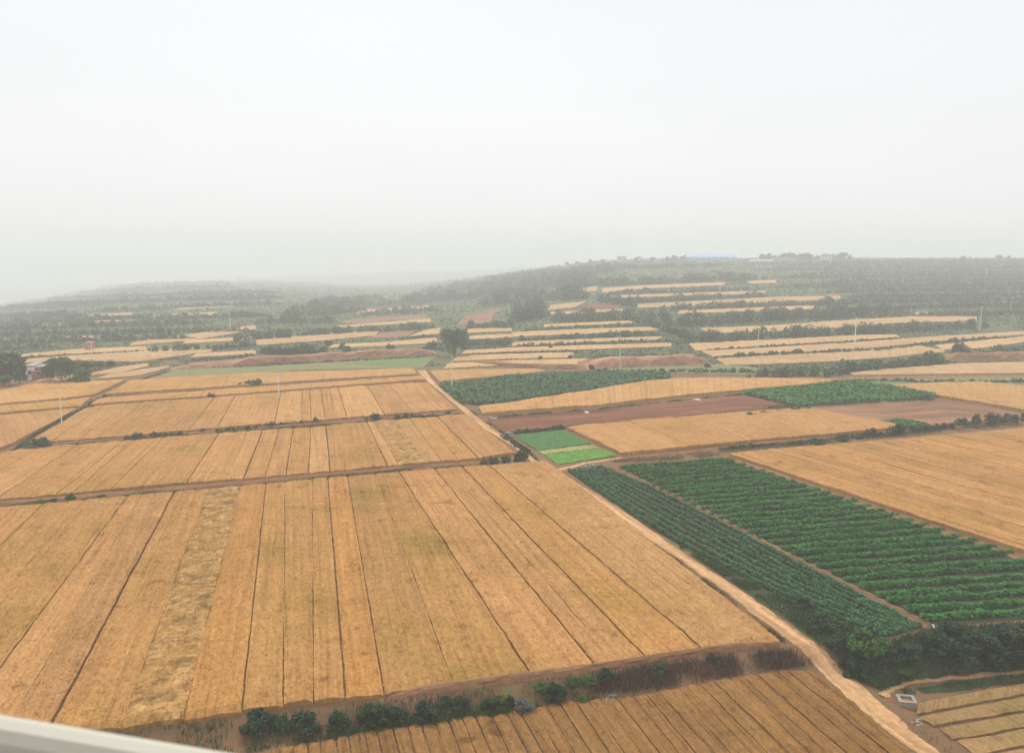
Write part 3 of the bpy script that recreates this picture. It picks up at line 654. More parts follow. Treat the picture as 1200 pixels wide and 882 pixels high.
bank([(530, 425), (600, 431), (690, 433)], 1.1, 2.2, BANKM, 70, 8)
bank([(1105, 424), (1130, 424), (1200, 424), (1300, 424)], 2.6, 4.0, BANKM, 70, 12)
bank([(205, 433), (240, 430), (300, 426)], 0.8, 2.0, REDM, 40, 6)

# ------------------------------------------------------------------ terraced strips on the slopes beyond
TER = [
 # left slope
 ('narrow wheat strip in front of the dark trees beside the white walled house', [(40, 449.5), (88, 446.5)], [(48, 446), (89, 439)], WH_TE),
 ('wedge of wheat right of the dark bush near the white walled house', [(102, 442), (140, 438), (175, 430)], [(112, 437), (140, 431.5), (172, 427)], WH_TE),
 ('lower wedge of wheat beside the start of the diagonal ditch', [(113, 445.3), (165, 441), (200, 431.5)], [(125, 440.5), (165, 434.5), (197, 429.5)], WH_TE),
 ('long wheat terrace just above the trees of the white walled house', [(28, 426.5), (85, 424), (162, 425), (247, 413)], [(27, 422.5), (90, 417), (170, 411.5), (252, 407.5)], WH_TE),
 ('thin wheat terrace with a hedge along its foot above the farm trees', [(25, 419.3), (100, 415), (172, 411)], [(25, 416.5), (90, 410), (172, 407)], WH_TE),
 ('thin wheat terrace ending left of the clump of shrubs under the red cut', [(222, 420), (300, 416)], [(232, 415), (300, 411.5)], WH_TE),
 ('bare red soil plot above the left end of the grass strip', [(208, 434), (300, 427)], [(225, 425), (300, 419.5)], SOIL_P),
 ('slanting wheat terrace rising to the right above the left hedges', [(152, 406), (225, 400), (300, 387)], [(155, 402), (225, 392), (300, 381.5)], WH_TE),
 ('short wheat terrace between two hedges left of the shrub clump', [(215, 403.5), (300, 399)], [(217, 400), (300, 395)], WH_TE),
 ('tiny wheat scrap alone in hazy green scrub at far left', [(78, 398), (110, 397)], [(78, 395), (110, 394)], WH_TE),
 ('upper long hazy wheat terrace on the left hill', [(100, 381), (150, 376), (255, 369.5)], [(95, 378), (150, 372), (255, 366)], WH_TE),
 ('faint wheat terrace highest but one on the left hill', [(97, 372), (155, 369)], [(97, 370), (155, 366.7)], WH_TE),
 ('faint short wheat scrap nearest the left edge on the left hill', [(50, 383), (87, 382.5)], [(50, 381), (87, 380)], WH_TE),
 ('faint highest wheat terrace right of the left hill crest', [(207, 363.5), (275, 359.5)], [(207, 361.5), (275, 357.7)], WH_TE),
 # middle slope
 ('thin wheat terrace above a dark hedge, up and left of the big round tree', [(394, 385.5), (505, 378)], [(393, 382.5), (505, 374)], WH_TE),
 ('highest thin wheat terrace on the middle slope', [(418, 367), (503, 362)], [(418, 364), (503, 358.7)], WH_TE),
 ('pinkish bare strip between two hedges on the middle slope', [(400, 379.5), (500, 374)], [(405, 375.5), (500, 368)], SOIL_P),
 ('broad wheat terrace with a hedge at its back, left of the brown green wedge', [(300, 405.5), (380, 400), (440, 394)], [(300, 399), (390, 391), (445, 388.3)], WH_TE),
 ('brownish green wedge between two wheat terraces left of the round tree', [(430, 397), (475, 395)], [(447, 389.5), (490, 386.5)], SOIL_P),
 ('short wheat terrace running up to the round tree', [(478, 395), (514, 392)], [(500, 387), (517, 385)], WH_TE),
 ('thin wheat terrace on top of the red cut left of the round tree', [(385, 408.5), (450, 406.5), (512, 402.5)], [(390, 404.5), (450, 402), (512, 396.5)], WH_TE),
 ('thin wheat terrace right of the round tree at crown height', [(547, 391), (600, 389)], [(548, 386.5), (600, 384.5)], WH_TE),
 ('wheat terrace right of the round tree below the crown height one', [(550, 399), (600, 396)], [(550, 394.5), (600, 392)], WH_TE),
 ('reddish bare plot high on the slope above the round tree', [(535, 381), (575, 379)], [(545, 371), (580, 364)], SOIL_P),
 ('small pink bare scrap beside the reddish plot above the round tree', [(568, 368), (585, 366)], [(570, 364), (586, 361)], SOIL_P),
 ('thin wheat terrace crossing right of the round tree trunk', [(540, 416), (600, 413), (690, 410.5), (787, 407)], [(545, 411.5), (600, 408.3), (690, 405.5), (787, 402.8)], WH_TE),
 ('wheat terrace at the foot of the round tree, reaching the red cut', [(530, 424.5), (600, 421.5), (672, 420)], [(535, 418), (600, 415.8), (672, 414)], WH_TE),
 ('wheat scrap beside the road end, left of the large red cut bank', [(520, 433), (600, 428.5), (692, 428)], [(525, 427), (600, 423.5), (690, 421.5)], WH_TE),
 # right slope
 ('bright wheat terrace high on the slope below the small hilltop block', [(706, 344), (730, 341.5), (760, 338.5), (850, 334.5)], [(706, 338), (760, 334.5), (850, 331)], WH_TE),
 ('small bright wheat patch left of the high bright terrace', [(680, 343.5), (699, 341)], [(680, 339), (701, 335)], WH_TE),
 ('short wheat patch high up below the pale hilltop shed', [(876, 332.6), (910, 332.4)], [(876, 329.3), (910, 328.6)], WH_TE),
 ('thin wheat terrace just under the high bright terrace', [(727, 349.3), (897, 344.5)], [(727, 346.5), (897, 341)], WH_TE),
 ('pale wheat patch beside the dark red bare plot', [(641, 364), (673, 361)], [(645, 358), (688, 353.5)], WH_TE),
 ('dark red bare plot in the middle of the slope', [(674, 364), (726, 361.8)], [(690, 356.2), (728, 355)], SOIL),
 ('thin wheat strip along the foot of the dark red bare plot', [(640, 370), (730, 365.5)], [(640, 366.7), (730, 362.5)], WH_TE),
 ('long wheat terrace right of the dark red plot', [(747, 361.5), (850, 358), (900, 355), (985, 351)], [(747, 357), (900, 349), (985, 347)], WH_TE),
 ('thin wheat terrace above the tall dark hedge on the right slope', [(795, 368.3), (954, 363)], [(795, 364.6), (954, 358.7)], WH_TE),
 ('small pink patch among orchard scrub on the right slope', [(941, 339), (962, 338)], [(943, 334), (960, 333)], SOIL_P),
 ('hair thin wheat terrace above a hedge in the slope centre', [(637, 384.2), (752, 379.5)], [(637, 381), (752, 376)], WH_TE),
 ('wheat terrace in the slope centre between two dark hedges', [(600, 395.5), (700, 391.5), (775, 387.5)], [(600, 390), (700, 385.5), (775, 383.3)], WH_TE),
 ('wheat terrace curling up at its right end on the right slope', [(835, 391.5), (900, 389.5), (1000, 383.5), (1050, 379.5), (1145, 376.5)], [(818, 385.5), (900, 382.5), (1000, 375.5), (1068, 372), (1072, 367), (1085, 366), (1105, 371), (1145, 372)], WH_TE),
 ('wheat terrace above the thin one that passes the round tree trunk', [(600, 407), (690, 402), (775, 399)], [(600, 401.5), (775, 395)], WH_TE),
 ('wheat terrace below the dark hedge left of the white pole pair', [(815, 412), (900, 406), (1000, 400), (1055, 396)], [(806, 403.5), (900, 399), (1000, 394), (1050, 393)], WH_TE),
 ('long wheat terrace carrying the middle right white pole', [(835, 419), (900, 415), (1000, 411), (1100, 401), (1200, 393), (1300, 389)], [(820, 412), (900, 408), (1000, 402), (1100, 395), (1200, 389), (1300, 385)], WH_TE),
 ('broad wheat plot pointing at the lone round bush', [(850, 429), (900, 428), (985, 424), (1040, 420), (1107, 413.5)], [(838, 421.5), (900, 416.5), (1000, 412), (1075, 406), (1107, 411)], WH_TE),
 ('wheat terrace behind the lone round bush at the right edge', [(1105, 411), (1150, 409), (1200, 402), (1300, 397)], [(1095, 405.5), (1150, 400), (1200, 395), (1300, 391)], WH_TE),
 ('long wheat wedge above the brown track at right edge', [(1000, 441), (1100, 439.5), (1200, 438.7), (1310, 438.7)], [(995, 438), (1050, 433), (1120, 427.5), (1200, 425.5), (1310, 423)], WH_TE),
]
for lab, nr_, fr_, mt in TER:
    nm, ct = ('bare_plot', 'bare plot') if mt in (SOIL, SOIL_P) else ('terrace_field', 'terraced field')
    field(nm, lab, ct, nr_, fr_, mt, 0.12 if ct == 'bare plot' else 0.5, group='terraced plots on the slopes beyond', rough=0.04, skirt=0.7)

# ------------------------------------------------------------------ hedgerows on the slopes
def hedge(pts, hpx, label, mat=LEAF_F, group='hedgerows on the terraced slopes', dens=1.0, ragged=0.5, name='hedgerow', cat='hedgerow'):
    pts = np.asarray(pts, float); k = 200
    xs = np.linspace(pts[0, 0], pts[-1, 0], k); c = ground_at(xs, np.interp(xs, pts[:, 0], pts[:, 1]))
    mid = c[k // 2]; mpp = m_per_px(mid[0], mid[1]); h = hpx * mpp
    L = np.linalg.norm(np.diff(c, axis=0), axis=1).sum()
    sp = max(0.34 * h, 0.7); nb = max(3, int(L / sp)); blobs = []
    var = smooth_noise(nb, 3); var2 = smooth_noise(nb, 1)
    for i in range(nb):
        t = (i + rng.uniform(0, 1)) / nb; p = np.array([np.interp(t * (k - 1), np.arange(k), c[:, 0]), np.interp(t * (k - 1), np.arange(k), c[:, 1])])
        f = 1 + ragged * (0.6 * var[i] + 0.55 * var2[i]); f *= min(1, 0.45 + 8 * min(t, 1 - t))
        f = max(f, .42)
        hh = h * f * 0.5; rad = max(hh * 0.8, sp * 0.85)
        p = p + rng.normal(size=2) * np.array([.2, .35]) * h
        blobs.append((p[0], p[1], float(hgt(*p)) + hh * rng.uniform(.7, 1.0), rad, hh))
    leaf = max(0.16, mpp * 1.15)
    n = int(np.clip(dens * 2.6 * L * h / (leaf * leaf), 160, 9000))
    P = in_blobs(blobs, n); P[:, 2] = np.maximum(P[:, 2], hgt(P[:, 0], P[:, 1]) + 0.05)
    V, Fc = leaf_quads(P, leaf, 0.25, 0.75)
    org = (mid[0], mid[1], float(hgt(*mid)))
    return tag(put(name, V, Fc, mat, org), label, cat, group, 'thing')

HEDGES = [
 ([(176, 413), (250, 410.5)], 8, 'dark hedge below the slanting wheat terrace on the left slope'),
 ([(28, 420.5), (100, 417), (172, 413)], 3.4, 'low hedge between two thin wheat terraces above the farm trees'),
 ([(248, 410), (300, 406)], 6, 'dark hedge at the right end of the long farm terrace'),
 ([(225, 423.5), (300, 418)], 3.4, 'low hedge along the top of the bare red soil plot'),
 ([(275, 400.5), (300, 398), (340, 396.5)], 12, 'thick dark hedge at the left end of the broad middle terrace'),
 ([(350, 395), (430, 389.5), (512, 385.5)], 9, 'long dark hedge below the thin terrace left of the round tree'),
 ([(424, 370), (515, 365)], 7, 'hedge below the highest thin terrace on the middle slope'),
 ([(300, 379.5), (395, 378.5)], 8, 'hedge left of the pinkish bare strip on the middle slope'),
 ([(470, 398), (515, 396)], 4, 'short low hedge touching the left of the round tree'),
 ([(545, 385), (602, 385)], 9, 'hedge behind the crown of the round tree, reaching right'),
 ([(548, 405.5), (602, 402.5)], 8, 'hedge right of the round tree in two terraces height'),
 ([(542, 411.5), (600, 408.5)], 4, 'low hedge at the right foot of the round tree'),
 ([(600, 379), (640, 371)], 15, 'bulky dark scrub left of the hair thin terrace'),
 ([(610, 389.5), (690, 386), (775, 383)], 6, 'dark hedge under the hair thin wheat terrace'),
 ([(600, 401.5), (690, 396.5), (778, 393.5)], 7, 'dark hedge under the centre wheat terrace'),
 ([(650, 377.5), (720, 376), (782, 376)], 14, 'tall dark hedge under the dark red bare plot'),
 ([(600, 408), (690, 404), (790, 400)], 4.5, 'low hedge under the terrace above the trunk level strip'),
 ([(540, 418), (600, 415.5), (680, 413)], 3.5, 'lowest low hedge on the slope right of the round tree'),
 ([(640, 337.5), (760, 333.8), (900, 328.5)], 10, 'wide dark hedge above the high bright wheat terrace'),
 ([(712, 346), (897, 340.8)], 6, 'hedge between the high bright terrace and the thin one under it'),
 ([(727, 356), (820, 352.5), (900, 348.5)], 8, 'hedge above the long terrace right of the dark red plot'),
 ([(772, 364.5), (860, 361.5), (985, 357)], 8, 'hedge under the long terrace right of the dark red plot'),
 ([(780, 384.8), (850, 379.5), (925, 374.5), (1068, 369.5)], 14, 'tallest dark hedge above the curling wheat terrace'),
 ([(795, 402.5), (900, 397.5), (1000, 392), (1160, 384)], 12, 'broad dark hedge under the curling wheat terrace'),
 ([(820, 412.3), (900, 408), (1000, 402), (1060, 397.5)], 3.5, 'thin low hedge above the terrace with the middle right pole'),
 ([(840, 420.8), (930, 416.3), (1040, 411), (1100, 403), (1190, 396)], 5, 'low hedge under the terrace with the middle right pole'),
 ([(880, 442), (930, 440.5), (985, 440)], 11, 'leafy hedge at the left tip of the long wheat wedge'),
 ([(982, 438.5), (1050, 431), (1112, 426)], 12, 'grassy hedge above the long wheat wedge, left of the lone round bush'),
 ([(1140, 421.5), (1200, 416), (1300, 412)], 10, 'hedge on the earth bank right of the lone round bush'),
 ([(560, 359), (640, 352.5), (690, 350)], 14, 'scrub band above the pale patch beside the dark red plot'),
 ([(600, 366), (645, 362)], 12, 'scrub clump left of the pale wheat patch'),
 ([(700, 352), (742, 360)], 9, 'small scrub clump at the right corner of the dark red plot'),
 ([(735, 376), (812, 398)], 8, 'scrub running down the gully beside the right terraces'),
 ([(688, 437), (760, 436), (905, 437.5)], 5, 'ragged low hedge along the foot of the large red cut'),
 ([(695, 419.5), (760, 417), (830, 418)], 3, 'thin fringe of weeds along the top of the large red cut'),
 ([(290, 421), (400, 415.5), (512, 409)], 3, 'weedy fringe along the top of the left red cut'),
 ([(300, 429), (400, 424.5), (500, 419)], 2.2, 'thin weeds along the foot of the left red cut'),
 ([(1000, 446.5), (1090, 449), (1200, 449), (1300, 452)], 4.5, 'ragged low hedge along the brown track at the right'),
]
for p_, h_, l_ in HEDGES: hedge(p_, h_, l_)
# orchard rows on the hazy right hillside, counted from its foot
ORD = ['lowest', 'second', 'third', 'fourth', 'fifth', 'sixth', 'seventh', 'eighth', 'ninth', 'tenth', 'eleventh', 'twelfth', 'thirteenth']
oy = [(1070, 372, 10), (1000, 363.5, 9), (965, 356.5, 9), (990, 350, 8), (960, 343.5, 8), (905, 338, 8), (960, 332, 7), (900, 327, 7), (940, 322, 6), (880, 317.5, 6), (905, 313.5, 5.5), (850, 310.5, 5), (960, 307.5, 4.5)]
for i, (x0, y0, hp) in enumerate(oy):
    hedge([(x0, y0), ((x0 + 1300) / 2, y0 - 3.0 * (1 - i / 14)), (1300, y0 - 5 * (1 - i / 14))], hp * .66, f'{ORD[i]} dark green orchard row up the hazy right hillside', group='orchard rows on the right hillside', ragged=0.22, dens=0.9)
my = [(470, 352, 640, 343, 9), (440, 359, 560, 350, 8), (490, 344, 690, 333, 9), (520, 337, 700, 326, 8), (560, 330, 720, 319, 7), (600, 324, 740, 314, 6), (640, 317, 860, 311.5, 4), (330, 372, 430, 365, 8), (340, 364, 440, 357, 7), (360, 357, 450, 350, 6)]
for i, (x0, y0, x1, y1, hp) in enumerate(my):
    lab = (f'{ORD[i]} scrub band up the hazy middle hillside' if i < 7 else f'{ORD[i - 7]} scrub band up the hazy valley side left of centre')
    hedge([(x0, y0), ((x0 + x1) / 2, (y0 + y1) / 2 + .5), (x1, y1)], hp, lab, group='scrub bands on the middle hillside', ragged=0.6)
ly = [(-60, 414, 60, 409, 9), (-60, 405, 230, 398, 9), (-80, 397, 300, 389, 9), (-80, 390, 250, 380, 8), (-80, 383, 320, 371, 8), (-80, 376, 100, 371, 7), (100, 367, 330, 357, 7), (-60, 368, 120, 358, 7), (20, 360, 330, 350, 7), (50, 352, 330, 344, 6), (80, 345, 280, 338, 6), (110, 339, 270, 333.5, 5)]
for i, (x0, y0, x1, y1, hp) in enumerate(ly):
    hedge([(x0, y0), ((x0 + x1) / 2, (y0 + y1) / 2 - .8), (x1, y1)], hp * .72, f'{ORD[i]} scrub band up the misty left hill', group='scrub bands on the left hill', ragged=0.6)

# ------------------------------------------------------------------ trees and bushes
def tree_proto(name, crown_blobs, nleaf, leaf, mat, trunk_h, trunk_r, seed):
    r = np.random.default_rng(seed)
    root = empty(name, (0, 0, 0))
    mb = MB(); mb.tube([(0, 0, -0.3), (0.03, 0, trunk_h * .5), (0.0, 0.03, trunk_h), (0.04, 0, trunk_h * 1.5)], [trunk_r * 1.3, trunk_r, trunk_r * .8, trunk_r * .35])
    for bl in crown_blobs[:5]:
        mb.tube([(0, 0, trunk_h * .8), (bl[0] * .5, bl[1] * .5, (trunk_h + bl[2]) / 2), (bl[0] * .9, bl[1] * .9, bl[2])], [trunk_r * .6, trunk_r * .4, trunk_r * .12], 5)
    mb.build('trunk', BARK, None, root)
    V, Fc = leaf_quads(in_blobs(crown_blobs, nleaf, r, 0.5), leaf, 0.2, 0.7, r)
    put('crown', V, Fc, mat, None, root)
    return root
def round_blobs(seed, h, w, base, n):
    r = np.random.default_rng(seed); out = []
    for i in range(n):
        a = r.uniform(0, 6.28); q = math.sqrt(r.uniform(0, 1)) * .36 * w; z = base + (h - base) * r.uniform(.18, .84)
        k = .20 * w * r.uniform(.7, 1.25) * (1 - .35 * abs(z - (h + base) / 2) / (h - base) * 2 * .7)
        out.append((q * math.cos(a), q * math.sin(a), z, k, k * .85))
    return out
# one metre tall patterns, scaled when copied
PROTO = {
 'round': tree_proto('round_tree', round_blobs(3, 1, 1.08, .02, 19), 3200, .033, LEAF_F, .16, .025, 3),
 'tall': tree_proto('slender_tree', round_blobs(5, 1, .7, .1, 15), 1000, .05, LEAF_F, .22, .02, 5),
 'wide': tree_proto('spreading_tree', round_blobs(8, 1, 1.5, .08, 18), 1500, .05, LEAF_F, .2, .03, 8),
}
def bush_proto(mat, seed, w=1.15):
    r = np.random.default_rng(seed); root = empty('shrub', (0, 0, 0))
    bl = []
    for i in range(24):
        a = r.uniform(0, 6.28); q = math.sqrt(r.uniform(0, 1)) * .42 * w; z = r.uniform(.12, .86) * (1 - .75 * q)
        k = .175 * r.uniform(.6, 1.35); bl.append((q * math.cos(a), q * math.sin(a), z, k, k * .9))
    V, Fc = leaf_quads(in_blobs(bl, 1900, r, .3), .058, .35, .6, r); V[:, 2] = np.maximum(V[:, 2], -.02)
    mb = MB()
    for i in range(5): mb.tube([(0, 0, -.1), (bl[i][0] * .5, bl[i][1] * .5, bl[i][2] * .55), (bl[i][0], bl[i][1], bl[i][2])], [.022, .016, .006], 5)
    mb.build('stem', BARK, None, root)
    put('foliage', V, Fc, mat, None, root)
    return root
PROTO['bush'] = bush_proto(LEAF, 21); PROTO['bright'] = bush_proto(LEAF_B, 22); PROTO['yellow'] = bush_proto(LEAF_Y, 23); PROTO['grey'] = bush_proto(LEAF_G, 24); PROTO['farbush'] = bush_proto(LEAF_F, 25, 1.3)
USED = set()
def plant(kind, px, py, hpx, label, group, wide=1.0, cat=None):
    x, y, z = G(px, py); s = hpx * m_per_px(x, y, z)
    src = PROTO[kind]
    if kind in USED:
        o = src.copy(); COL.objects.link(o)
        for ch in src.children:
            c = ch.copy(); COL.objects.link(c); c.parent = o
    else: o = src; USED.add(kind)
    o.location = (x, y, z - .02); o.scale = (s * wide, s * wide, s); o.rotation_euler = (0, 0, rng.uniform(0, 6.28))
    return tag(o, label, cat or ('shrub' if kind in ('bush', 'bright', 'yellow', 'grey', 'farbush') else 'tree'), group, 'thing')

plant('round', 532, 417.5, 37, 'big lone round tree standing above the far end of the road', None, 1.0)
plant('farbush', 1127, 421, 22, 'lone round bush on the earth bank at the right edge', None, 1.0, 'shrub')
BK = 'bushes on the bank above the nearest field'
for k_, x_, y_, h_, w_, l_ in [
 ('bush', 304, 857, 31, 1.05, 'dark bush farthest left on the bank, nearest the window ledge'),
 ('bush', 331, 855, 20, 1.0, 'small dark bush between the two large ones left on the bank'),
 ('bright', 334, 860, 17, .7, 'slim bright green bush beside the leftmost dark bush'),
 ('bush', 358, 861, 31, .9, 'dark upright bush right of the slim bright green one'),
 ('bush', 396, 854, 29, .95, 'dark bush with a light foot, left of the wide double bush'),
 ('bush', 436, 848, 28, 1.1, 'left half of the wide double bush on the bank'),
 ('bush', 462, 846, 24, 1.15, 'right half of the wide double bush on the bank'),
 ('bush', 498, 842, 27, .95, 'compact dark bush alone right of the wide double bush'),
 ('bush', 522, 829, 17, 1.0, 'small dark bush close under the wheat edge, in mid bank'),
 ('bush', 540, 832, 20, 1.0, 'dark bush above the light green grass in mid bank'),
 ('bush', 574, 833, 20, 1.0, 'dark bush left of the yellow leaved one on the bank'),
 ('yellow', 588, 820, 13, 1.2, 'yellow leaved bush on the bank'),
 ('bush', 596, 826, 16, .9, 'small dark bush between the yellow and the grey ones'),
 ('grey', 614, 833, 24, 1.1, 'greyish leaved bush on the bank'),
 ('bright', 634, 810, 14, 1.3, 'bright green bush right of the grey leaved one'),
 ('bush', 650, 819, 24, 1.0, 'dark bush below the bright green ones on the bank'),
 ('bright', 672, 803, 13, 1.3, 'middle bright green bush under the furrow end'),
 ('bright', 690, 801, 13, 1.3, 'bright green bush left of the purple dry weeds'),
 ('bush', 710, 796, 17, 1.1, 'dark bush at the left end of the purple dry weeds'),
 ('bright', 682, 824, 10, 1.1, 'low green tuft bush at the edge of the ridged wheat'),
 ('farbush', 770, 787, 14, 1.3, 'muted green bush above the purple dry weeds'),
 ('bush', 834, 775, 11, 1.2, 'last small bush right on the bank, before the road')]:
    plant(k_, x_, y_, h_ * rng.uniform(.78, .98), l_, BK, w_ * rng.uniform(.95, 1.25))
RB = 'shrubs on the right bank'
for k_, x_, y_, h_, w_, l_ in [
 ('bright', 1010, 768, 37, 1.2, 'large bright green shrub at the corner of the dirt road and right bank'),
 ('bush', 968, 738, 24, 1.5, 'dark shrub on the verge above the large bright green one'),
 ('bright', 972, 729, 18, 1.2, 'smaller bright green shrub behind the large bright one'),
 ('bush', 1000, 790, 24, 1.4, 'dark low shrub at the foot of the large bright green one'),
 ('bush', 985, 762, 26, 1.2, 'dark shrub between the road and the large bright green one'),
 ('bush', 1035, 775, 22, 1.4, 'dark shrub right of the large bright green one'),
 ('bush', 1060, 770, 22, 1.3, 'dark shrub on the bare red part of the right bank'),
 ('bush', 1094, 764, 32, 1.2, 'dark shrub under the white stone on the right bank'),
 ('bush', 1122, 776, 28, 1.3, 'dark shrub in the middle of the right bank foot'),
 ('bush', 1112, 749, 26, 1.2, 'dark shrub on the top edge of the right bank'),
 ('bush', 1150, 770, 34, 1.35, 'broad dark shrub in the right half of the right bank'),
 ('bush', 1182, 764, 38, 1.3, 'tallest dark shrub of the right bank, at the picture edge'),
 ('bush', 1215, 768, 40, 1.3, 'dark shrub cut off by the right picture edge'),
 ('bush', 1170, 782, 22, 1.5, 'low dark shrub at the path below the right bank'),
 ('bright', 1055, 789, 13, 1.6, 'low bright shrub at the bend of the narrow path'),
 ('bush', 938, 712, 18, 1.5, 'small dark shrub on the grass verge of the narrow vegetable field')]:
    plant(k_, x_, y_, h_ * .85, l_, RB, w_ * 1.1)
MB_G = 'bushes along the banks between fields'
for k_, x_, y_, h_, w_, l_ in [
 ('farbush', 44, 526, 15, 1.6, 'wide bush at the left end of the bank behind the second field'),
 ('farbush', 152, 516.5, 8, 1.2, 'small bush left of the first hedge on the second bank'),
 ('farbush', 162, 514.5, 10, 1.1, 'small rounded bush touching the first hedge on the second bank'),
 ('farbush', 238, 507.5, 7, 1.2, 'small bush right of the first hedge on the second bank'),
 ('farbush', 316, 501.5, 9, 1.4, 'spreading bush on the second bank right of the long hedge'),
 ('farbush', 353, 498, 7, 1.2, 'small bush left of the paired bush on the second bank'),
 ('farbush', 371, 496.5, 9, 1.1, 'tuft topped bush in mid second bank'),
 ('farbush', 405, 494, 5, 1.2, 'tiny bush right of the tuft topped one'),
 ('farbush', 440, 492.5, 11, 1.2, 'round bush where the lodged strip meets the second bank'),
 ('farbush', 428, 493, 6, 1.4, 'low bush leaning left of the round bush on the second bank'),
 ('farbush', 525, 485, 5, 1.4, 'tiny bush at the road end of the second bank'),
 ('bright', 83, 587, 10, .9, 'bright upright bush on the bank behind the largest field'),
 ('bright', 48, 590, 5, 2.2, 'low bright green clump left on the bank behind the largest field'),
 ('farbush', 64, 588, 6, 1.2, 'small dull bush between the two bright ones on that bank'),
 ('farbush', 118, 583.5, 5, 1.8, 'low dull bush right of the bright upright one'),
 ('bush', 610, 540, 14, 1.1, 'dark round bush at the road corner of the largest field'),
 ('farbush', 248, 467, 8, 1.0, 'lone small bush on the ditch behind the third field'),
 ('farbush', 281, 453, 6, 1.1, 'left bush of the trio on the ditch near the grass strip'),
 ('farbush', 290, 452, 8, 1.0, 'middle bush of the trio on the ditch near the grass strip'),
 ('farbush', 300, 452, 10, 1.2, 'right bush of the trio on the ditch near the grass strip'),
 ('farbush', 185, 431, 3, 1.6, 'small bush on the ditch where the diagonal ditch starts'),
 ('farbush', 958, 519.5, 9, 1.7, 'bush on the far bank of the broad right wheat field, leftmost'),
 ('farbush', 987, 516, 10, 1.4, 'second bush from left on the far bank of the right wheat field'),
 ('farbush', 1126, 499, 11, 1.2, 'tallest bush on the far bank of the broad right wheat field'),
 ('farbush', 1083, 468.5, 8, 2.0, 'dark bush at the tip of the dark green vegetable field'),
 ('farbush', 645, 409, 6, .9, 'small bush above the wheat strip left of the large red cut'),
 ('farbush', 668, 421, 7, .9, 'small bush left of the upper edge of the large red cut'),
 ('farbush', 693, 433, 8, .8, 'bush at the left foot of the large red cut'),
 ('farbush', 633, 421.5, 6, .8, 'slim bush right of the round tree on the lowest terrace'),
 ('farbush', 829, 431, 7, 1.2, 'dark bush at the right end of the large red cut')]:
    plant(k_, x_, y_, h_, l_, MB_G, w_)
for p_, h_, l_ in [([(168, 514), (222, 510)], 6, 'first low hedge on the bank behind the second field'), ([(255, 507), (305, 503)], 6, 'long low hedge on the bank behind the second field'), ([(318, 501), (350, 499)], 5, 'low hedge touching the spreading bush'),
                   ([(462, 491), (515, 487)], 4, 'low hedge on the second bank near the road'), ([(560, 544.5), (604, 540.5)], 8, 'dark low hedge along the road corner of the largest field'),
                   ([(1000, 514), (1060, 508)], 9, 'thick hedge on the far bank of the right wheat field, before the gap'), ([(1062, 507), (1120, 502)], 8, 'thick hedge in the middle of the far bank of the right wheat field'),
                   ([(1130, 500), (1200, 494.5), (1290, 488)], 10, 'thick hedge on the far bank reaching the right edge'), ([(870, 490), (905, 486), (950, 481)], 5, 'low hedge along the dark brown ploughed field'),
                   ([(603, 509), (658, 503)], 5, 'dark low hedge at the top of the seedling plot'), ([(848, 527), (950, 520)], 4, 'low weedy hedge at the far left corner of the right wheat field'),
                   ([(18, 528), (60, 500), (100, 478), (150, 449)], 2.6, 'green weeds growing along the diagonal ditch'),
                   ([(590, 512), (622, 533)], 4, 'thin green weeds along the road beside the second field')]:
    hedge(p_, h_, l_, LEAF, 'low hedges between the near fields', 1.0, .7)
# dark trees round the white walled house
FT = 'trees round the white walled house'
for k_, x_, y_, h_, w_, l_ in [
 ('tall', -6, 455, 42, 1.3, 'dark tree cut off by the left picture edge'), ('tall', 6, 454, 38, 1.5, 'tall dark tree behind the wooden pole'), ('wide', 12, 453.5, 32, .6, 'dark tree right of the wooden pole'),
 ('tall', 23, 452, 26, 1.0, 'dark tree touching the left of the white walled house'), ('wide', 60, 447, 20, .6, 'low tree right of the brick shed'), ('round', 73, 449, 32, .75, 'tallest tree right of the white walled house, with visible trunk'),
 ('wide', 62, 440, 18, .9, 'tree behind the tallest one right of the house'), ('farbush', 95, 449, 18, 1.1, 'dense round bush at the end of the house trees'), ('wide', 88, 436, 14, 1.0, 'tree above the dense round bush'),
 ('wide', 102, 434.5, 12, 1.0, 'small tree right of the tree above the dense bush'), ('wide', 116, 433, 10, 1.0, 'next small tree along the farm terrace'), ('wide', 131, 431, 9, 1.0, 'last small tree along the farm terrace'),
 ('tall', -20, 440, 30, 1.4, 'dark tree mostly outside the left picture edge'), ('tall', 14, 440, 28, 1.5, 'dark tree behind the row at the left edge')]:
    plant(k_, x_, y_, h_, l_, FT, w_)
SH = 'shrubs in the clump above the grass strip'
for i, (x_, y_, h_) in enumerate([(310, 414, 9), (320, 416, 13), (331, 417, 14), (343, 417, 14), (355, 416, 16), (367, 416, 13), (378, 415, 11), (385, 405, 8), (402, 409, 9), (407, 412, 8), (458, 410, 9), (506, 409, 12), (576, 405, 6), (587, 405, 8)]):
    nm = ['leftmost shrub', 'second shrub', 'third shrub', 'fourth shrub', 'tallest shrub', 'sixth shrub', 'right end shrub'][i] + ' of the clump on the left red cut' if i < 7 else \
         ['small shrub behind the right end of the clump', 'lone shrub right of the clump on the red cut', 'lone low shrub on the face of the left red cut', 'lone shrub midway along the left red cut', 'shrub touching the left of the round tree', 'small shrub right of the round tree', 'larger shrub right of the round tree'][i - 7]
    plant('farbush', x_, y_, h_, nm, SH, 1.1)
SKT = 'small trees on the hilltop skyline'
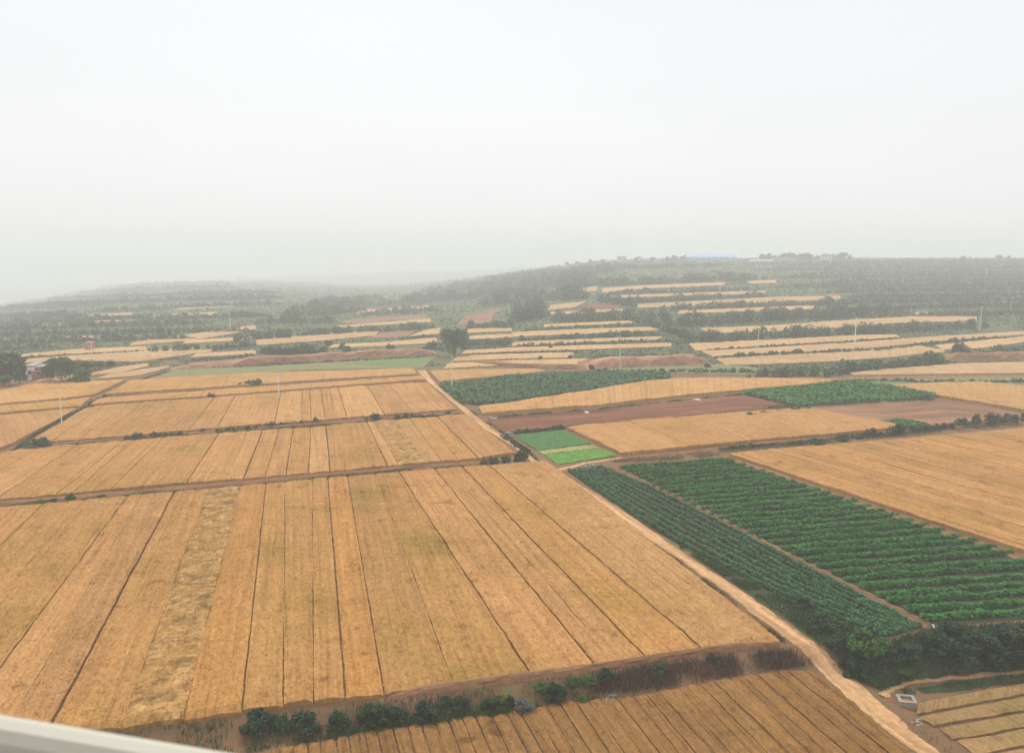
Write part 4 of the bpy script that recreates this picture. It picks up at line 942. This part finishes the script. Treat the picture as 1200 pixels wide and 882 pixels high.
sk = [(664, 311.1, 4.8), (676, 310.1, 4.8), (692, 308.6, 5.3), (706, 308.1, 4.8), (745, 306.6, 5.8), (751, 306.6, 6.8), (765, 306.6, 5.8), (782, 306.6, 6.8), (791, 306.6, 8.3), (799, 306.6, 6.8), (893, 305.6, 8.8), (899, 305.6, 9.3), (907, 305.6, 6.8), (913, 305.6, 7.3), (919, 305.6, 9.8), (926, 305.6, 10.3), (932, 305.6, 7.8), (938, 305.6, 8.8), (945, 305.6, 9.8), (950, 305.6, 7.3), (958, 305.6, 6.8), (967, 305.1, 8.3), (973, 305.1, 7.8), (980, 305.1, 7.8), (988, 305.1, 9.8), (995, 305.1, 6.8), (1128, 305.6, 5.8), (1170, 305.6, 6.8), (1182, 305.6, 5.8)]
for i, (x_, y_, h_) in enumerate(sk):
    near = ('left of the small grey block' if x_ < 715 else 'between the grey block and the blue roofed shed' if x_ < 800 else 'on the skyline right of the blue roofed shed' if x_ < 1000 else 'at the right end of the skyline')
    idx = [q for q, t_ in enumerate(sk) if (t_[0] < 715) == (x_ < 715) and (t_[0] < 800) == (x_ < 800) and (t_[0] < 1000) == (x_ < 1000)].index(i)
    word = ['first', 'second', 'third', 'fourth', 'fifth', 'sixth', 'seventh', 'eighth', 'ninth', 'tenth', 'eleventh', 'twelfth', 'thirteenth', 'fourteenth', 'fifteenth', 'sixteenth', 'seventeenth'][idx]
    plant('tall' if i % 3 else 'round', x_, y_, h_, f'{word} tiny hazy tree {near}', SKT, 1.3 if i % 3 else 1)

# ------------------------------------------------------------------ verge grass and withered weeds (uncountable)
def scatter_area(near, far, dens, h, w):
    near, far = E(near), E(far)
    a = np.linalg.norm(near['c'][-1] - near['c'][0]) + np.linalg.norm(far['c'][-1] - far['c'][0]); d = np.linalg.norm(near['c'].mean(0) - far['c'].mean(0))
    n = int(a / 2 * d * dens)
    s, b = rng.uniform(0, 1, n), rng.uniform(0, 1, n)
    P = ev(near, s) * (1 - b)[:, None] + ev(far, s) * b[:, None]
    keep = vnoise(P[:, 0] * .6, P[:, 1] * .6, 7) + rng.uniform(-.5, .5, n) > -.25; P = P[keep]
    return blade_quads(np.stack([P[:, 0], P[:, 1], hgt(P[:, 0], P[:, 1])], 1), h, w)
def scatter_line(pts, width, n, h, w, clump=0.3):
    pts = np.asarray(pts, float); t = rng.uniform(0, 1, n); L = np.linspace(0, 1, len(pts)); c = ground_at(np.interp(t, L, pts[:, 0]), np.interp(t, L, pts[:, 1]))
    c = c + rng.normal(size=c.shape) * width * .5
    keep = vnoise(c[:, 0] * .45, c[:, 1] * .45, 9) + rng.uniform(-.3, .3, n) > clump - .5; c = c[keep]
    return blade_quads(np.stack([c[:, 0], c[:, 1], hgt(c[:, 0], c[:, 1]) + .02], 1), h, w)
TURF = green_mat('verge_turf', (0.035, 0.062, 0.024), (0.075, 0.10, 0.04))
for n_, f_, h_ in [([(796, 642), (850, 677), (905, 716), (965, 757), (1003, 792)], [(800, 640), (870, 678), (930, 706), (1000, 734), (1042, 754)], .05),
                   ([(1003, 794), (1036, 808), (1062, 799), (1104, 793), (1200, 784), (1330, 772)], [(1003, 762), (1040, 757), (1066, 748), (1104, 739), (1200, 732), (1330, 722)], .05), ([(1062, 816), (1112, 810), (1200, 799), (1330, 778)], [(1056, 808), (1108, 800.5), (1200, 792), (1330, 780)], .05)]:
    V, Fc, uv, mi = slab(E(n_), E(f_), (0, 1), (0, 1), .2, .2, h_, .03, .4)
    tag(put('grass', V, Fc, TURF, uv=uv), 'dark green grassy turf along the dirt road and right bank', 'grass', 'verge turf', 'stuff')
def pile(name, bits, mats):
    V, Fc, mi, n = [], [], [], 0
    for (v, f), m in bits: V.append(v); Fc.append(f + n); mi.append(np.full(len(f), m)); n += len(v)
    return put(name, np.concatenate(V), np.concatenate(Fc), mats, midx=np.concatenate(mi))
bits = [
 (scatter_area([(796, 641), (850, 676), (905, 713), (965, 756), (1003, 790)], [(800, 641), (870, 680), (930, 708), (1000, 736), (1042, 752)], 130, .4, .06), 0),
 (scatter_area([(1000, 795), (1035, 810), (1070, 796), (1200, 785), (1330, 772)], [(1000, 760), (1040, 754), (1090, 738), (1200, 731), (1330, 721)], 95, .4, .06), 0),
 (scatter_area([(1060, 818), (1110, 812), (1200, 800), (1330, 780)], [(1055, 806), (1108, 800), (1200, 791), (1330, 779)], 60, .35, .035), 0),
 (scatter_area([(1050, 850), (1110, 882), (1200, 940)], [(1050, 825), (1090, 840), (1160, 900)], 12, .3, .03), 1),
 (scatter_line([(350, 873), (440, 855), (520, 845), (600, 832), (700, 822)], .5, 5200, .35, .03, .1), 0),
 (scatter_area([(300, 880), (440, 856), (600, 833), (740, 817), (930, 783)], [(300, 838), (440, 822), (600, 802), (740, 782), (925, 760)], 50, .32, .03), 1),
 (scatter_area([(300, 880), (440, 856), (600, 833), (700, 820)], [(300, 838), (440, 822), (600, 802), (700, 787)], 24, .3, .035), 0),
 (scatter_area([(60, 905), (200, 890), (310, 880)], [(60, 872), (200, 852), (310, 838)], 60, .4, .04), 0),
 (scatter_area([(60, 905), (200, 890), (310, 880)], [(60, 872), (200, 852), (310, 838)], 30, .35, .03), 1),
 (scatter_line([(918, 752), (850, 698), (790, 655), (735, 620), (660, 570)], .22, 3400, .3, .03, .35), 1),
 (scatter_line([(918, 752), (850, 698), (790, 655)], .18, 900, .3, .03, .7), 0),
 (scatter_line([(0, 596), (130, 585), (300, 569), (455, 555), (560, 547)], .45, 6000, .4, .045, .35), 0),
 (scatter_line([(30, 527), (150, 518), (300, 506), (425, 496), (540, 486)], .5, 6000, .4, .06, .4), 0),
 (scatter_line([(106, 478), (250, 468.6), (425, 454), (500, 448)], .4, 2500, .35, .07, .6), 0),
 (scatter_line([(118, 466.5), (275, 456.5), (494, 441.5)], .5, 2500, .35, .07, .4), 0),
 (scatter_line([(18, 530), (60, 502), (100, 480), (160, 447), (200, 436)], .7, 4000, .4, .07, .2), 0),
 (scatter_line([(578, 490), (700, 479.8), (870, 462.6)], .5, 3000, .4, .06, .4), 0),
 (scatter_line([(600, 508), (755, 494), (900, 481), (940, 478)], .6, 4000, .4, .06, .3), 0),
 (scatter_line([(720, 541), (780, 538), (840, 533)], .8, 2200, .3, .045, .3), 1),
 (scatter_line([(845, 528), (1000, 514), (1200, 496), (1300, 488)], .9, 6500, .4, .05, .3), 0),
 (scatter_line([(845, 530), (1000, 516), (1200, 498), (1300, 490)], .6, 2500, .3, .05, .3), 1),
 (scatter_line([(640, 548), (600, 515), (550, 480), (512, 450)], .35, 1600, .3, .05, .4), 0),
 (scatter_line([(900, 478), (1000, 473), (1100, 467)], .8, 3000, .4, .06, .2), 0),
]
tag(pile('grass', bits, [GRASS, DRYG]), 'green and straw coloured verge grass along banks, ditches and road edges', 'grass', None, 'stuff')
tag(pile('withered_weeds', [(scatter_area([(690, 812), (740, 812), (800, 803), (900, 786), (955, 780)], [(730, 788), (760, 783), (830, 772), (900, 765), (940, 766)], 150, .55, .03), 0),
                           (scatter_area([(1040, 778), (1090, 782), (1150, 776)], [(1035, 756), (1090, 754), (1150, 748)], 26, .5, .03), 0)], [PURP]), 'purple brown withered weeds covering the bank beside the dirt road', 'weeds', None, 'stuff')

def undergrowth(n):
    """low scrub on the slopes wherever no plot lies"""
    px = rng.uniform(-60, 1260, n * 3); py = 303 + 134 * rng.uniform(0, 1, n * 3) ** 1.2
    ok = np.ones(len(px), bool)
    for (a, b) in PLOTS:
        poly = np.array(list(a) + list(b)[::-1], float)
        if poly[:, 1].min() > 445: continue
        c = poly.mean(0); poly = c + (poly - c) * 1.0
        inside = np.zeros(len(px), bool); q = np.roll(poly, 1, 0)
        for (x1, y1), (x2, y2) in zip(poly, q):
            if y1 == y2: continue
            inside ^= ((y1 > py) != (y2 > py)) & (px < (x2 - x1) * (py - y1) / (y2 - y1) + x1)
        ok &= ~inside
    px, py = px[ok], py[ok]; P = ground_at(px, py)
    d = np.linalg.norm(P, axis=1); keep = (d < 3200) & (d > 232) & (vnoise(P[:, 0] * .045, P[:, 1] * .045, 31) + .6 * vnoise(P[:, 0] * .16, P[:, 1] * .16, 33) > -.40)
    P, d = P[keep][:n], d[keep][:n]
    sz = d / F_PX * 1.35
    C = np.stack([P[:, 0], P[:, 1], hgt(P[:, 0], P[:, 1]) + sz * rng.uniform(.1, .8, len(P))], 1)
    V, Fc = leaf_quads(C, sz, .5, .8)
    return tag(put('undergrowth', V, Fc, LEAF_U), 'low green scrub and weeds covering the slopes between terraced plots', 'undergrowth', None, 'stuff')
undergrowth(75000)

# ------------------------------------------------------------------ poles, pylons, houses and small things
def make_pole(wood=False):
    root = empty('utility_pole', (0, 0, 0)); m = WOODP if wood else POLEM
    mb = MB(); mb.tube([(0, 0, -.5), (0, 0, 4), (0, 0, 8)], [.17, .14, .10], 8); mb.build('pole', m, None, root)
    mb = MB(); mb.box(-.75, .75, -.16, -.08, 7.45, 7.55); mb.build('crossarm', STEEL if not wood else WOODP, None, root)
    for x in (-.65, 0, .65):
        mb = MB(); mb.tube([(x, -.12, 7.55), (x, -.12, 7.62), (x, -.12, 7.68), (x, -.12, 7.76)], [.03, .05, .06, .03], 6); mb.build('insulator', WHITEW, None, root)
    return root
pp = make_pole(); first = True
for x_, y_, h_, lab in [
 (726.5, 437, 33, 'white pole standing in front of the large red cut bank'), (1001, 408, 34, 'white pole on the long right terrace, left of the tallest right pole'), (1148, 388, 26, 'white pole highest on the right slope'), (888, 416, 28, 'thin white pole on the right terraces nearest the gully'),
 (529.5, 454, 38, 'white pole rising from the upper green field beside the round tree'), (327, 468, 32, 'white pole in the third field back, left of centre'), (72.5, 498, 37, 'white pole standing left beside the diagonal ditch'), (175, 412, 15, 'small white pole beside the dark hedge on the left slope'),
 (108, 416, 14, 'small white pole above the trees of the white walled house'), (270, 388, 20, 'faint pole at the top of the slanting left terrace'), (351, 365, 11, 'faintest white pole in the misty valley'), (870, 305, 13, 'thin mast beside the blue roofed shed on the skyline')]:
    o = pp if first else pp.copy()
    if not first:
        COL.objects.link(o)
        for ch in pp.children:
            c = ch.copy(); COL.objects.link(c); c.parent = o
    first = False
    x, y, z = G(x_, y_); s = h_ * m_per_px(x, y, z) / 8.0
    o.location = (x, y, z); o.scale = (max(s, .8) * .72, max(s, .8) * .72, s); o.rotation_euler = (math.radians(rng.uniform(-.8, .8)), math.radians(rng.uniform(-.8, .8)), math.radians(35 + rng.uniform(-8, 8)))
    tag(o, lab, 'utility pole', 'utility poles across the fields', 'thing')
wp = make_pole(True); x, y, z = G(5, 455); s = 26 * m_per_px(x, y, z) / 8.; wp.location = (x, y, z); wp.scale = (s * 1.3, s * 1.3, s); wp.rotation_euler = (0, math.radians(-2), .5)
tag(wp, 'brownish wooden pole in front of the dark trees at left edge', 'utility pole', 'utility poles across the fields', 'thing')

def make_pylon():
    root = empty('pylon', (0, 0, 0)); mb = MB(); H = 22.0
    cor = [(-1, -1), (1, -1), (1, 1), (-1, 1)]
    wz = lambda z: 2.3 * (1 - z / H) + .45
    for i in range(4):
        a, b = cor[i], cor[(i + 1) % 4]
        mb.tube([(a[0] * wz(0), a[1] * wz(0), -.5), (a[0] * wz(H), a[1] * wz(H), H)], [.16, .1], 4)
        for k in range(6):
            z0, z1 = H * k / 6, H * (k + 1) / 6
            p, q = (a, b) if k % 2 else (b, a)
            mb.tube([(p[0] * wz(z0), p[1] * wz(z0), z0), (q[0] * wz(z1), q[1] * wz(z1), z1)], [.08, .08], 4)
    mb.build('tower', STEEL, None, root)
    for z, w in ((14, 5.5), (18, 4.5), (21.5, 3.2)):
        mb = MB()
        for sgn in (-1, 1):
            mb.tube([(0, -.5, z), (sgn * w, 0, z + .2)], [.12, .07], 4); mb.tube([(0, .5, z), (sgn * w, 0, z + .2)], [.12, .07], 4); mb.tube([(0, 0, z + 1.2), (sgn * w, 0, z + .2)], [.1, .07], 4)
        mb.build('crossarm', STEEL, None, root)
    return root
py = make_pylon()
for i, (x_, y_, h_, lab) in enumerate([(128, 338, 11, 'faint lattice pylon on the left hill crest, left one of the close pair'), (159, 334.5, 10, 'faint lattice pylon on the left hill crest, right one of the close pair'), (280, 334, 10, 'faintest lattice pylon alone right along the left hill crest')]):
    o = py if i == 0 else py.copy()
    if i:
        COL.objects.link(o)
        for ch in py.children:
            c = ch.copy(); COL.objects.link(c); c.parent = o
    x, y, z = G(x_, y_); s = h_ * m_per_px(x, y, z) / 22.; o.location = (x, y, z); o.scale = (s, s, s); o.rotation_euler = (0, 0, .6)
    tag(o, lab, 'pylon', 'pylons on the left hill', 'thing')

def building(name, label, px, py_, wpx, hpx, depth, wall, roofm, roof='gable', rz=0.0, wins=0, group=None, rise=.28, winmat=DARKG, door=False):
    x, y, z = G(px, py_); k = m_per_px(x, y, z); w, h = wpx * k, hpx * k
    root = tag(empty(name, (x, y, z)), label, 'building', group, 'thing'); root.rotation_euler = (0, 0, rz)
    mb = MB(); mb.box(-w / 2, w / 2, 0, depth, -2.0, h); mb.build('wall', wall, None, root)
    mb = MB(); e = min(.4, w * .05)
    if roof == 'gable':
        r = depth * rise
        V = [(-w / 2 - e, -e, h + .02), (w / 2 + e, -e, h + .02), (w / 2 + e, depth / 2, h + r), (-w / 2 - e, depth / 2, h + r), (-w / 2 - e, depth + e, h + .02), (w / 2 + e, depth + e, h + .02)]
        V2 = [(a, b, c + .15) for a, b, c in V]
        mb.add(V + V2, [(0, 1, 2, 3), (3, 2, 5, 4), (6, 9, 8, 7), (9, 10, 11, 8), (0, 6, 7, 1), (4, 5, 11, 10), (0, 3, 9, 6), (3, 4, 10, 9), (1, 7, 8, 2), (2, 8, 11, 5)])
        g = MB(); g.add([(-w / 2, .0, h - .05), (-w / 2, depth, h - .05), (-w / 2, depth / 2, h + r), (-w / 2 + .2, depth / 2, h + r), (-w / 2 + .2, 0, h - .05), (-w / 2 + .2, depth, h - .05)], [(0, 1, 2, 2), (4, 3, 5, 5), (0, 2, 3, 4), (1, 5, 3, 2)])
    else:
        mb.box(-w / 2 - e, w / 2 + e, -e, depth + e, h + .003, h + .35)
    mb.build('roof', roofm, None, root)
    for i in range(wins):
        cx = -w / 2 + w * (i + .5) / wins; ww = min(w / wins * .22, .9); z0, z1 = h * .38, h * .74
        f = MB(); f.box(cx - ww, cx + ww, -.06, .0, z0, z1); fo = f.build('window', WHITEW if wall is not WHITEW else GREYW, None, root)
        p = MB(); p.box(cx - ww * .8, cx + ww * .8, -.09, -.063, z0 + .1, z1 - .1); p.build('pane', winmat, None, fo)
    if door:
        d = MB(); d.box(w * .2, w * .2 + 1.0, -.07, -.003, 0, min(2.1, h * .7)); d.build('door', BRICKW, None, root)
    return root
building('farmhouse', 'white walled small house among dark trees at left edge', 35.5, 445, 8.5, 13.5, 5.0, WHITEW, TILE, 'flat', .1, 1, door=True)
building('brick_shed', 'brown brick shed joined to the right of the white walled house', 45.5, 444.5, 10, 12, 4.5, BRICKW, TILE, 'flat', .1, 1)
building('brick_shed', 'hazy reddish brick hut on the terrace above the farm trees', 103, 411.5, 6, 8, 4, BRICKW, BRICKW, 'flat', .1, 1)
building('long_shed', 'long blue roofed shed on the hilltop skyline', 834, 306.2, 57, 4.6, 18, GREYW, BLUER, 'gable', .02, 8, rise=.16)
building('long_shed', 'short pale blue roofed shed left of the long blue one', 762, 306.5, 26, 3.0, 10, GREYW, BLUER, 'gable', .02, 4, rise=.12)
building('hilltop_block', 'small grey block with flat top on the left skyline', 729, 307.5, 10, 6.5, 8, GREYW, GREYW, 'flat', 0, 3)
building('hilltop_block', 'bluish grey low building below the long blue roofed shed', 829, 311.5, 21, 4, 9, BLUEW, TILE, 'flat', .05, 5)
building('long_shed', 'pale low hilltop shed left of the skyline trees', 893, 308, 26, 2.2, 9, WHITEW, GREYW, 'gable', 0, 5, rise=.12)
building('long_shed', 'grey low building behind the row of skyline trees', 920, 306, 26, 3.4, 9, BLUEW, GREYW, 'flat', 0, 6)
building('hilltop_block', 'pale building behind the right skyline trees', 962, 305.6, 24, 4.6, 9, WHITEW, GREYW, 'flat', 0, 6)
building('long_shed', 'long low grey roofed building at the right of the skyline', 1020, 305.6, 34, 3.2, 9, GREYW, GREYW, 'gable', 0, 6, rise=.1)
building('hilltop_block', 'tiny white hut in front of the right skyline building', 1021.5, 307, 3.4, 4.5, 3, WHITEW, WHITEW, 'flat', 0, 1)

# concrete basin by the narrow path
x, y, z = G(1064, 829); k = m_per_px(x, y, z)
tk = tag(empty('water_tank', (x, y, z)), 'open whitish concrete water tank beside the dirt road at lower right', 'tank', None, 'thing'); tk.rotation_euler = (0, 0, -.18)
w, d, h = 16 * k, 15 * k, .38; t = .16
mb = MB(); mb.box(-w / 2, w / 2, 0, t, -.3, h); mb.box(-w / 2, w / 2, d - t, d, -.3, h); mb.box(-w / 2, -w / 2 + t, t, d - t, -.3, h); mb.box(w / 2 - t, w / 2, t, d - t, -.3, h); mb.build('basin', CONC, None, tk)
mb = MB(); mb.box(-w / 2 + t, w / 2 - t, t, d - t, .1, .3); mb.build('silt', BANKM, None, tk)
mb = MB()
for a, b, c, e in ((-w / 2 - .05, w / 2 + .05, -.05, t + .03), (-w / 2 - .05, w / 2 + .05, d - t - .03, d + .05), (-w / 2 - .05, -w / 2 + t + .03, t + .03, d - t - .03), (w / 2 - t - .03, w / 2 + .05, t + .03, d - t - .03)): mb.box(a, b, c, e, h + .002, h + .09)
mb.build('rim', PALER, None, tk)

def rubble(px, py_, wpx, n, label, mat=PALER, size=.22):
    x, y, z = G(px, py_); k = m_per_px(x, y, z); mb = MB()
    for i in range(n):
        cx, cy = rng.normal() * wpx * k * .28, rng.normal() * wpx * k * .3; s = size * rng.uniform(.5, 1.3)
        V = np.array([(a, b, c) for c in (-1, 1) for b in (-1, 1) for a in (-1, 1)], float) * s * rng.uniform(.55, 1.1, (8, 3)); a = rng.uniform(0, 6.28)
        V = V @ np.array([(math.cos(a), math.sin(a), 0), (-math.sin(a), math.cos(a), 0), (0, 0, .7)])
        mb.add(V + (cx, cy, s * .3 + max(0, .35 - math.hypot(cx, cy) / (wpx * k + .1)) * size * 2), [(0, 2, 3, 1), (4, 5, 7, 6), (0, 1, 5, 4), (2, 6, 7, 3), (0, 4, 6, 2), (1, 3, 7, 5)])
    return tag(mb.build('rubble_heap', mat, None), label, 'rubble', 'small heaps of pale rubble', 'thing'), mb, (x, y, z)
for a_ in [(716, 817, 14, 22, 'pale rubble heap at the edge of the ridged wheat under dry weeds', PALER, .11), (817, 469, 6, 10, 'white rubble heap on top of the dark brown ploughed field', WHITEW, .24), (688, 484, 4, 5, 'tiny white heap in the dark brown ploughed field', WHITEW, .25),
           (578, 491, 9, 12, 'pale rubble beside the road at the ploughed field corner', PALER, .3), (597, 508.5, 4, 6, 'pale heap between road and seedling plot corner', PALER, .3), (1096, 737, 8, 5, 'white stones on the corner of the vegetable field above the bank', WHITEW, .2),
           (1076, 848, 9, 10, 'pale rubble on the road verge below the water tank', PALER, .13), (690, 545, 24, 40, 'strip of stony rubble along the side path above the narrow field', PALER, .13)]:
    o, mb, loc = rubble(*a_); o.location = loc

# ------------------------------------------------------------------ the ledge of the train window the picture was taken through
zs = CAM_Z - 0.36
p0 = on_plane(-60, 819, zs); p2 = on_plane(420, 898, zs)
A, B = np.array([*p0, zs]), np.array([*p2, zs]); dv = (B - A) / np.linalg.norm(B - A); nv_ = np.array([dv[1], -dv[0], 0])   # towards the camera
if nv_[1] > 0: nv_ = -nv_
A = A - dv * .4; B = B + dv * .25
def beam(o, w, t, top):
    prof = [(0, -.012), (.004, -.003), (.012, 0), (w - .012, 0), (w - .004, -.003), (w, -.012), (w, -t), (0, -t)]
    V = [P + nv_ * (o + a) + np.array([0, 0, b + top]) for P in (A, B) for a, b in prof]; n = len(prof)
    return V, [(i, (i + 1) % n, n + (i + 1) % n, n + i) for i in range(n)] + [(0, 1, 2, 7), (2, 3, 4, 7), (7, 4, 5, 6), (n, n + 7, n + 2, n + 1), (n + 2, n + 7, n + 4, n + 3), (n + 7, n + 6, n + 5, n + 4)]
wf = tag(empty('window_ledge', tuple(A)), 'cream metal window ledge blurred across the lower left corner', 'window ledge', None, 'thing')
v, f = beam(0, .025, .03, 0); put('ledge', v, f, CREAM, tuple(A), wf)
v, f = beam(.027, .05, .04, -.028); put('inner_trim', v, f, SILLD, tuple(A), wf)

# ------------------------------------------------------------------ haze, sky, sun, camera
def box_obj(name, x0, x1, y0, y1, z0, z1, mat):
    mb = MB(); mb.box(x0, x1, y0, y1, z0, z1); return mb.build(name, mat)
hm = bpy.data.materials.new('haze_air'); hm.use_nodes = True; nt = hm.node_tree
nt.nodes.remove(nt.nodes['Principled BSDF'])
pv = nt.nodes.new('ShaderNodeVolumePrincipled'); pv.inputs['Color'].default_value = (0.97, 0.99, 0.998, 1); pv.inputs['Density'].default_value = 0.00088; pv.inputs['Anisotropy'].default_value = 0.1
nt.links.new(pv.outputs[0], nt.nodes['Material Output'].inputs['Volume'])
hz = box_obj('haze', -4200, 4200, -220, 4050, -400, 48, hm); tag(hz, 'pale grey summer haze over the whole landscape', 'haze', None, 'stuff')
hz.display_type = 'WIRE'

SUN_EL, SUN_AZ = 55.0, -12.0          # ahead of the camera and a little to the left
wd = bpy.data.worlds.new('World'); S.world = wd; wd.use_nodes = True; nt = wd.node_tree
bg = nt.nodes['Background']; sky = nt.nodes.new('ShaderNodeTexSky'); sky.sky_type = 'NISHITA'; sky.sun_disc = False
sky.sun_elevation = math.radians(SUN_EL); sky.sun_rotation = math.radians(SUN_AZ); sky.air_density = 1.0; sky.dust_density = 6.0; sky.ozone_density = 1.0; sky.altitude = 100
hs = nt.nodes.new('ShaderNodeHueSaturation'); hs.inputs['Saturation'].default_value = 0.2; nt.links.new(sky.outputs[0], hs.inputs['Color'])
# thin even overcast in front of the clear sky: a little brighter overhead than at the horizon, faintly mottled
tc = nt.nodes.new('ShaderNodeTexCoord'); sp = nt.nodes.new('ShaderNodeSeparateXYZ'); nt.links.new(tc.outputs['Generated'], sp.inputs[0])
cl = ramp(nt, sp.outputs['Z'], [(0.0, (5.15, 5.16, 5.24)), (0.10, (4.92, 4.97, 5.05)), (0.28, (4.5, 4.63, 4.72)), (1.0, (6.6, 6.6, 6.6))])
mo = noise(nt, mapping(nt, tc.outputs['Generated'], (1.0, 1.0, 3.0)), 1.6, 3)
cl = mix(nt, 1.0, cl, ramp(nt, mo, [(0.3, (0.965,) * 3), (0.7, (1.03,) * 3)]), 'MULTIPLY')
cl = mix(nt, 0.88, hs.outputs[0], cl)
nt.links.new(cl, bg.inputs['Color']); bg.inputs['Strength'].default_value = 0.1
sl = bpy.data.lights.new('sun', 'SUN'); sl.energy = 0.95; sl.angle = math.radians(14); sl.color = (1, .98, .95)
so = bpy.data.objects.new('sun', sl); COL.objects.link(so)
el, az = math.radians(SUN_EL), math.radians(SUN_AZ)
sdir = Vector((math.sin(az) * math.cos(el), math.cos(az) * math.cos(el), math.sin(el)))
so.rotation_euler = sdir.to_track_quat('Z', 'Y').to_euler(); so.location = (0, 0, 120)

cam = bpy.data.cameras.new('camera'); co = bpy.data.objects.new('camera', cam); COL.objects.link(co)
co.location = (0, 0, CAM_Z); co.rotation_euler = (math.pi / 2 - TH, 0, 0)
cam.sensor_fit = 'HORIZONTAL'; cam.sensor_width = 36; cam.lens = 36 * F_PX / W_PX; cam.clip_start = 0.05; cam.clip_end = 6000
cam.dof.use_dof = True; cam.dof.focus_distance = 150; cam.dof.aperture_fstop = cam.lens / 1000 / 0.0035
S.camera = co
S.view_settings.view_transform = 'Standard'; S.view_settings.look = 'None'; S.view_settings.gamma = 1; S.view_settings.use_curve_mapping = False
S.view_settings.exposure = 0.92
S.render.engine = 'CYCLES'
S.cycles.volume_bounces = 3; S.cycles.max_bounces = 8; S.cycles.use_denoising = True
